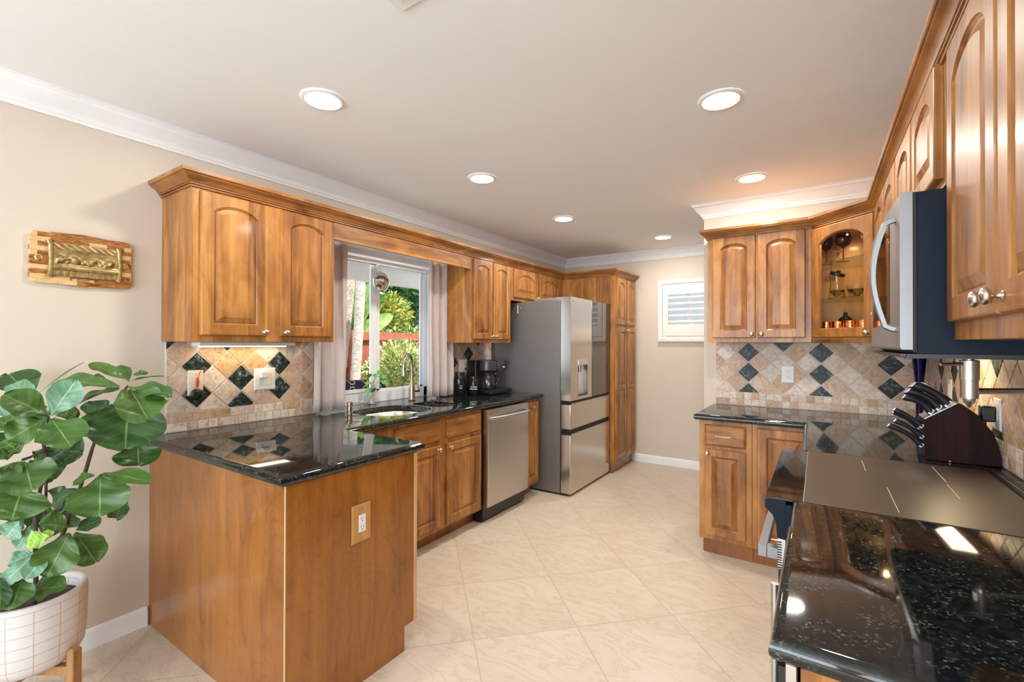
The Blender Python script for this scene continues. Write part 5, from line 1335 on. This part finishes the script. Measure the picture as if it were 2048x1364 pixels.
def trunk(name, label, p0, p1, r_, mat):
    c = thing(name, label, 'palm', (p0[0],p0[1],GZ), 'palm trunks outside the window'); p0, p1 = Vector(p0), Vector(p1); Q = []; n_ = 26
    rr = []
    for i in range(n_): 
        t = i/(n_-1); Q.append(p0.lerp(p1, t)+Vector((0,.03*math.sin(t*3),0))); rr.append(r_*(1.15-.2*t)*(1+.04*math.sin(i*2.6)))
    MB().tube(Q, rr, 18).to('trunk', mat, c)
    mb = MB(); rn = random.Random(int(p0.y*100))
    for k in range(12):
        a = k*PI/6; e_ = p1+Vector((1.3*math.cos(a),1.3*math.sin(a),.1+.3*rn.random())); m_ = p1.lerp(e_, .5)+Vector((0,0,.35))
        for i in range(14):
            t = i/13; q = p1*(1-t)**2+m_*2*t*(1-t)+e_*t*t; dd_ = Vector((-math.sin(a),math.cos(a),-.25))*.35*math.sin(PI*(t*.9+.05))
            mb.add([q, q+dd_, q+dd_*.98+Vector((math.cos(a),math.sin(a),0))*.03], [(0,1,2)]); mb.add([q, q+Vector((-dd_.x,-dd_.y,dd_.z)), q+Vector((-dd_.x,-dd_.y,dd_.z))*.98+Vector((.03,0,0))], [(0,1,2)])
    mb.to('fronds', plain('palm_green', (.10,.24,.05), .5), c, kind='stuff')
trunk('palm_tree', 'thick speckled palm trunk nearest the left curtain outside', (-3.1,4.02,GZ), (-3.1,4.49,3.9), .108, bark2('rough_bark', (.30,.19,.12), (.70,.63,.53), 90))
trunk('palm_tree', 'slimmer pale palm trunk outside the window, in front of the fence', (-3.7,4.87,GZ), (-3.7,5.10,3.9), .074, bark2('ringed_bark', (.45,.37,.30), (.68,.60,.52), 28))
def foliage(name, label, cat, ctr, rad, n_, size, cols, seed, aspect=.5, trunk_=True, group='plants beyond the window'):
    rn = random.Random(seed); c = thing(name, label, cat, (ctr[0],ctr[1],GZ), group); C0 = Vector(ctr)
    mbs = [MB() for _ in cols]
    for i in range(n_):
        v_ = Vector((rn.gauss(0,1),rn.gauss(0,1),rn.gauss(0,1))).normalized()*(rn.random()**.35)
        p = C0+Vector((v_.x*rad[0],v_.y*rad[1],v_.z*rad[2]))
        if p.z < GZ+.02: continue
        d_ = (v_+Vector((rn.uniform(-.8,.8),rn.uniform(-.8,.8),rn.uniform(-.6,.9)))).normalized(); s_ = size*rn.uniform(.6,1.3)
        sd_ = d_.cross(Vector((rn.uniform(-1,1),rn.uniform(-1,1),rn.uniform(-1,1)))).normalized()*s_*aspect*.5; nn_ = d_.cross(sd_).normalized()*s_*.08
        mbs[i % len(cols)].add([p, p+d_*s_*.45+sd_+nn_, p+d_*s_, p+d_*s_*.45-sd_+nn_], [(0,1,2,3)])
    for mb, m_ in zip(mbs, cols): mb.to('foliage', m_, c, sharp=180, kind='stuff')
    if trunk_: MB().tube([(ctr[0],ctr[1],GZ+.001),(ctr[0]+.03,ctr[1]+.02,ctr[2])], [.06,.035], 8).to('trunk', BARK, c)
    return c
G1 = plain('leaf_green_dark', (.05,.13,.03), .5); G2 = plain('leaf_green_mid', (.12,.27,.05), .5); G3 = plain('leaf_green_yellow', (.42,.52,.12), .5); G4 = plain('leaf_pale', (.62,.62,.30), .5); G5 = plain('leaf_red_tip', (.45,.16,.08), .5); G6 = plain('leaf_yellow', (.75,.50,.06), .5)
foliage('garden_shrub', 'dense yellow-green shrub outside the right half of the window', 'shrub', (-3.6,5.86,.62), (.55,.80,.80), 6500, .085, [G2,G3,G4,G3,G4], 11)
foliage('garden_tree', 'dark broad-leaved tree at the top of the window view', 'tree', (-6.6,8.3,3.0), (1.2,1.9,1.15), 5200, .30, [G1,G2,G1], 12, .3)
foliage('garden_tree', 'dark green hedge-like tree behind the fence on the left of the window', 'tree', (-5.8,5.9,1.7), (.9,1.6,1.7), 4200, .22, [G1,G2,G2], 13, .4)
foliage('garden_shrub', 'yellow-tipped shrub above the fence in the middle of the window', 'shrub', (-5.3,6.95,2.0), (.5,.62,.50), 2600, .10, [G3,G6,G2], 14)
foliage('garden_shrub', 'low pale green shrub just above the fence top', 'shrub', (-5.0,7.1,1.30), (.4,1.1,.50), 2600, .09, [G2,G3,G4], 15)
foliage('garden_tree', 'tall green tree far behind the garden', 'tree', (-9.5,11.0,2.2), (1.8,4.5,2.6), 6000, .35, [G1,G2,G3], 16, .4)
# banana plant
c = thing('banana_plant', 'bright green banana plant with broad leaves behind the palm trunks', 'plant', (-4.75,5.6,GZ), 'plants beyond the window')
BL = leaf_mat('banana_leaf', (.17,.30,.05), (.27,.42,.08), (.5,.6,.25), .4); rn = random.Random(4)
MB().tube([(-4.75,5.6,GZ),(-4.75,5.62,1.5)], [.08,.05], 12).to('stalk', G2, c)
for p1, w_ in (((-4.3,5.15,2.75),.30),((-4.25,5.75,2.55),.32),((-4.3,6.30,1.95),.30),((-4.5,5.0,2.1),.28),((-4.7,5.5,3.0),.3),((-4.35,5.5,2.25),.34),((-5.2,6.1,2.7),.3)):
    mb = MB(); leafmesh(mb, (-4.75,5.62,1.45), p1, w_, .15, 1, rn, outline=lambda t: math.sin(PI*min(1,t*.93+.05))**.5, droop=.2, nl=14, nw=4); mb.to('leaf', BL, c, sharp=180)
# pergola / grill roof beyond the fence
c = thing('garden_structure', 'dark roofed barbecue shelter beyond the fence', 'garden shelter', (-7,9.6,GZ), None)
MB().box(-7.6,-6.4,8.75,10.7,1.95,2.02).to('roof', plain('shelter_roof', (.55,.55,.53), .5), c)
MB().box(-7.3,-6.7,8.9,10.5,GZ,1.94).to('wall', plain('shelter_dark', (.05,.045,.04), .7), c)
MB().box(-6.5,-6.25,9.9,10.2,GZ,2.25).to('chimney', plain('shelter_brick', (.55,.32,.22), .8), c)
struct(MB().box(-14,-13.8,-3,16,GZ,3.2).to('wall_outside', plain('neighbour_wall', (.55,.55,.5), .8)), 'pale boundary wall far outside')
# patio chair with quatrefoil cushion
def quatre():
    m, nt, b = new_mat('navy_quatrefoil_fabric'); setp(b, rough=.9); L = nt.links.new
    geo = N(nt,'ShaderNodeNewGeometry'); sep = N(nt,'ShaderNodeSeparateXYZ'); L(geo.outputs['Position'], sep.inputs[0])
    def mth(op, a, bb=None):
        n = N(nt,'ShaderNodeMath', operation=op)
        for i, s in enumerate((a, bb)):
            if s is None: continue
            if isinstance(s, (int, float)): n.inputs[i].default_value = s
            else: L(s, n.inputs[i])
        return n.outputs[0]
    k = 2*PI/.155
    a = mth('MULTIPLY', mth('SUBTRACT', sep.outputs[1], .02), k); z = mth('MULTIPLY', mth('SUBTRACT', sep.outputs[2], .045), k)
    v = mth('ADD', mth('ADD', mth('COSINE', a), mth('COSINE', z)), mth('MULTIPLY', mth('MULTIPLY', mth('COSINE', mth('MULTIPLY', a, 2)), mth('COSINE', mth('MULTIPLY', z, 2))), .35))
    li = mth('LESS_THAN', mth('ABSOLUTE', v), .23)
    mx = N(nt,'ShaderNodeMix', data_type='RGBA'); L(li, mx.inputs[0]); mx.inputs[6].default_value = (.018,.016,.05,1); mx.inputs[7].default_value = (.62,.48,.32,1)
    L(mx.outputs[2], b.inputs['Base Color']); return m
QF = quatre(); IR = plain('outdoor_frame', (.03,.025,.022), .5)
c = thing('patio_chair', 'patio chair with navy quatrefoil cushions just outside the window', 'chair', (-1.05,2.86,GZ))
R = []
pr = [(-.95,2.52,.50),(-.95,3.13,.50),(-.90,3.15,.95),(-.905,3.10,1.015),(-.905,2.55,1.02),(-.90,2.50,.95)]
R = [[(p[0]+dx+(p[2]-.5)*.06, 2.83+(p[1]-2.83)*s, .76+(p[2]-.76)*s) for p in pr] for dx, s in ((-.12,.93),(-.10,1),(-.03,1),(0,.95))]
MB().rings(R).to('back_cushion', QF, c, bevel=.015)
MB().box(-1.50,-.98,2.54,3.12,.36,.46).to('seat_cushion', QF, c, bevel=.02)
MB().box(-1.52,-.90,2.52,3.14,.31,.358).to('seat_frame', IR, c)
for x in (-1.50,-.93):
    for y in (2.54,3.09): MB().box(x,x+.035,y,y+.035,GZ,.31).to('leg', IR, c)
for y in (2.50,3.125): MB().box(-1.50,-.92,y,y+.03,.60,.63).box(-1.50,-1.47,y,y+.03,.31,.60).to('armrest', IR, c)
# simple neighbouring wall seen through the shutters
struct(MB().box(-.05,5,7.2,7.3,GZ,3.4).to('wall_neighbour', plain('neighbour_render', (.42,.44,.46), .8)), 'pale wall outside the shuttered window')
struct(MB().box(-.16,8,5.46,7.2,GZ-.1,GZ).to('ground_side_yard', plain('side_yard', (.6,.6,.58), .9)), 'ground outside the shuttered window')
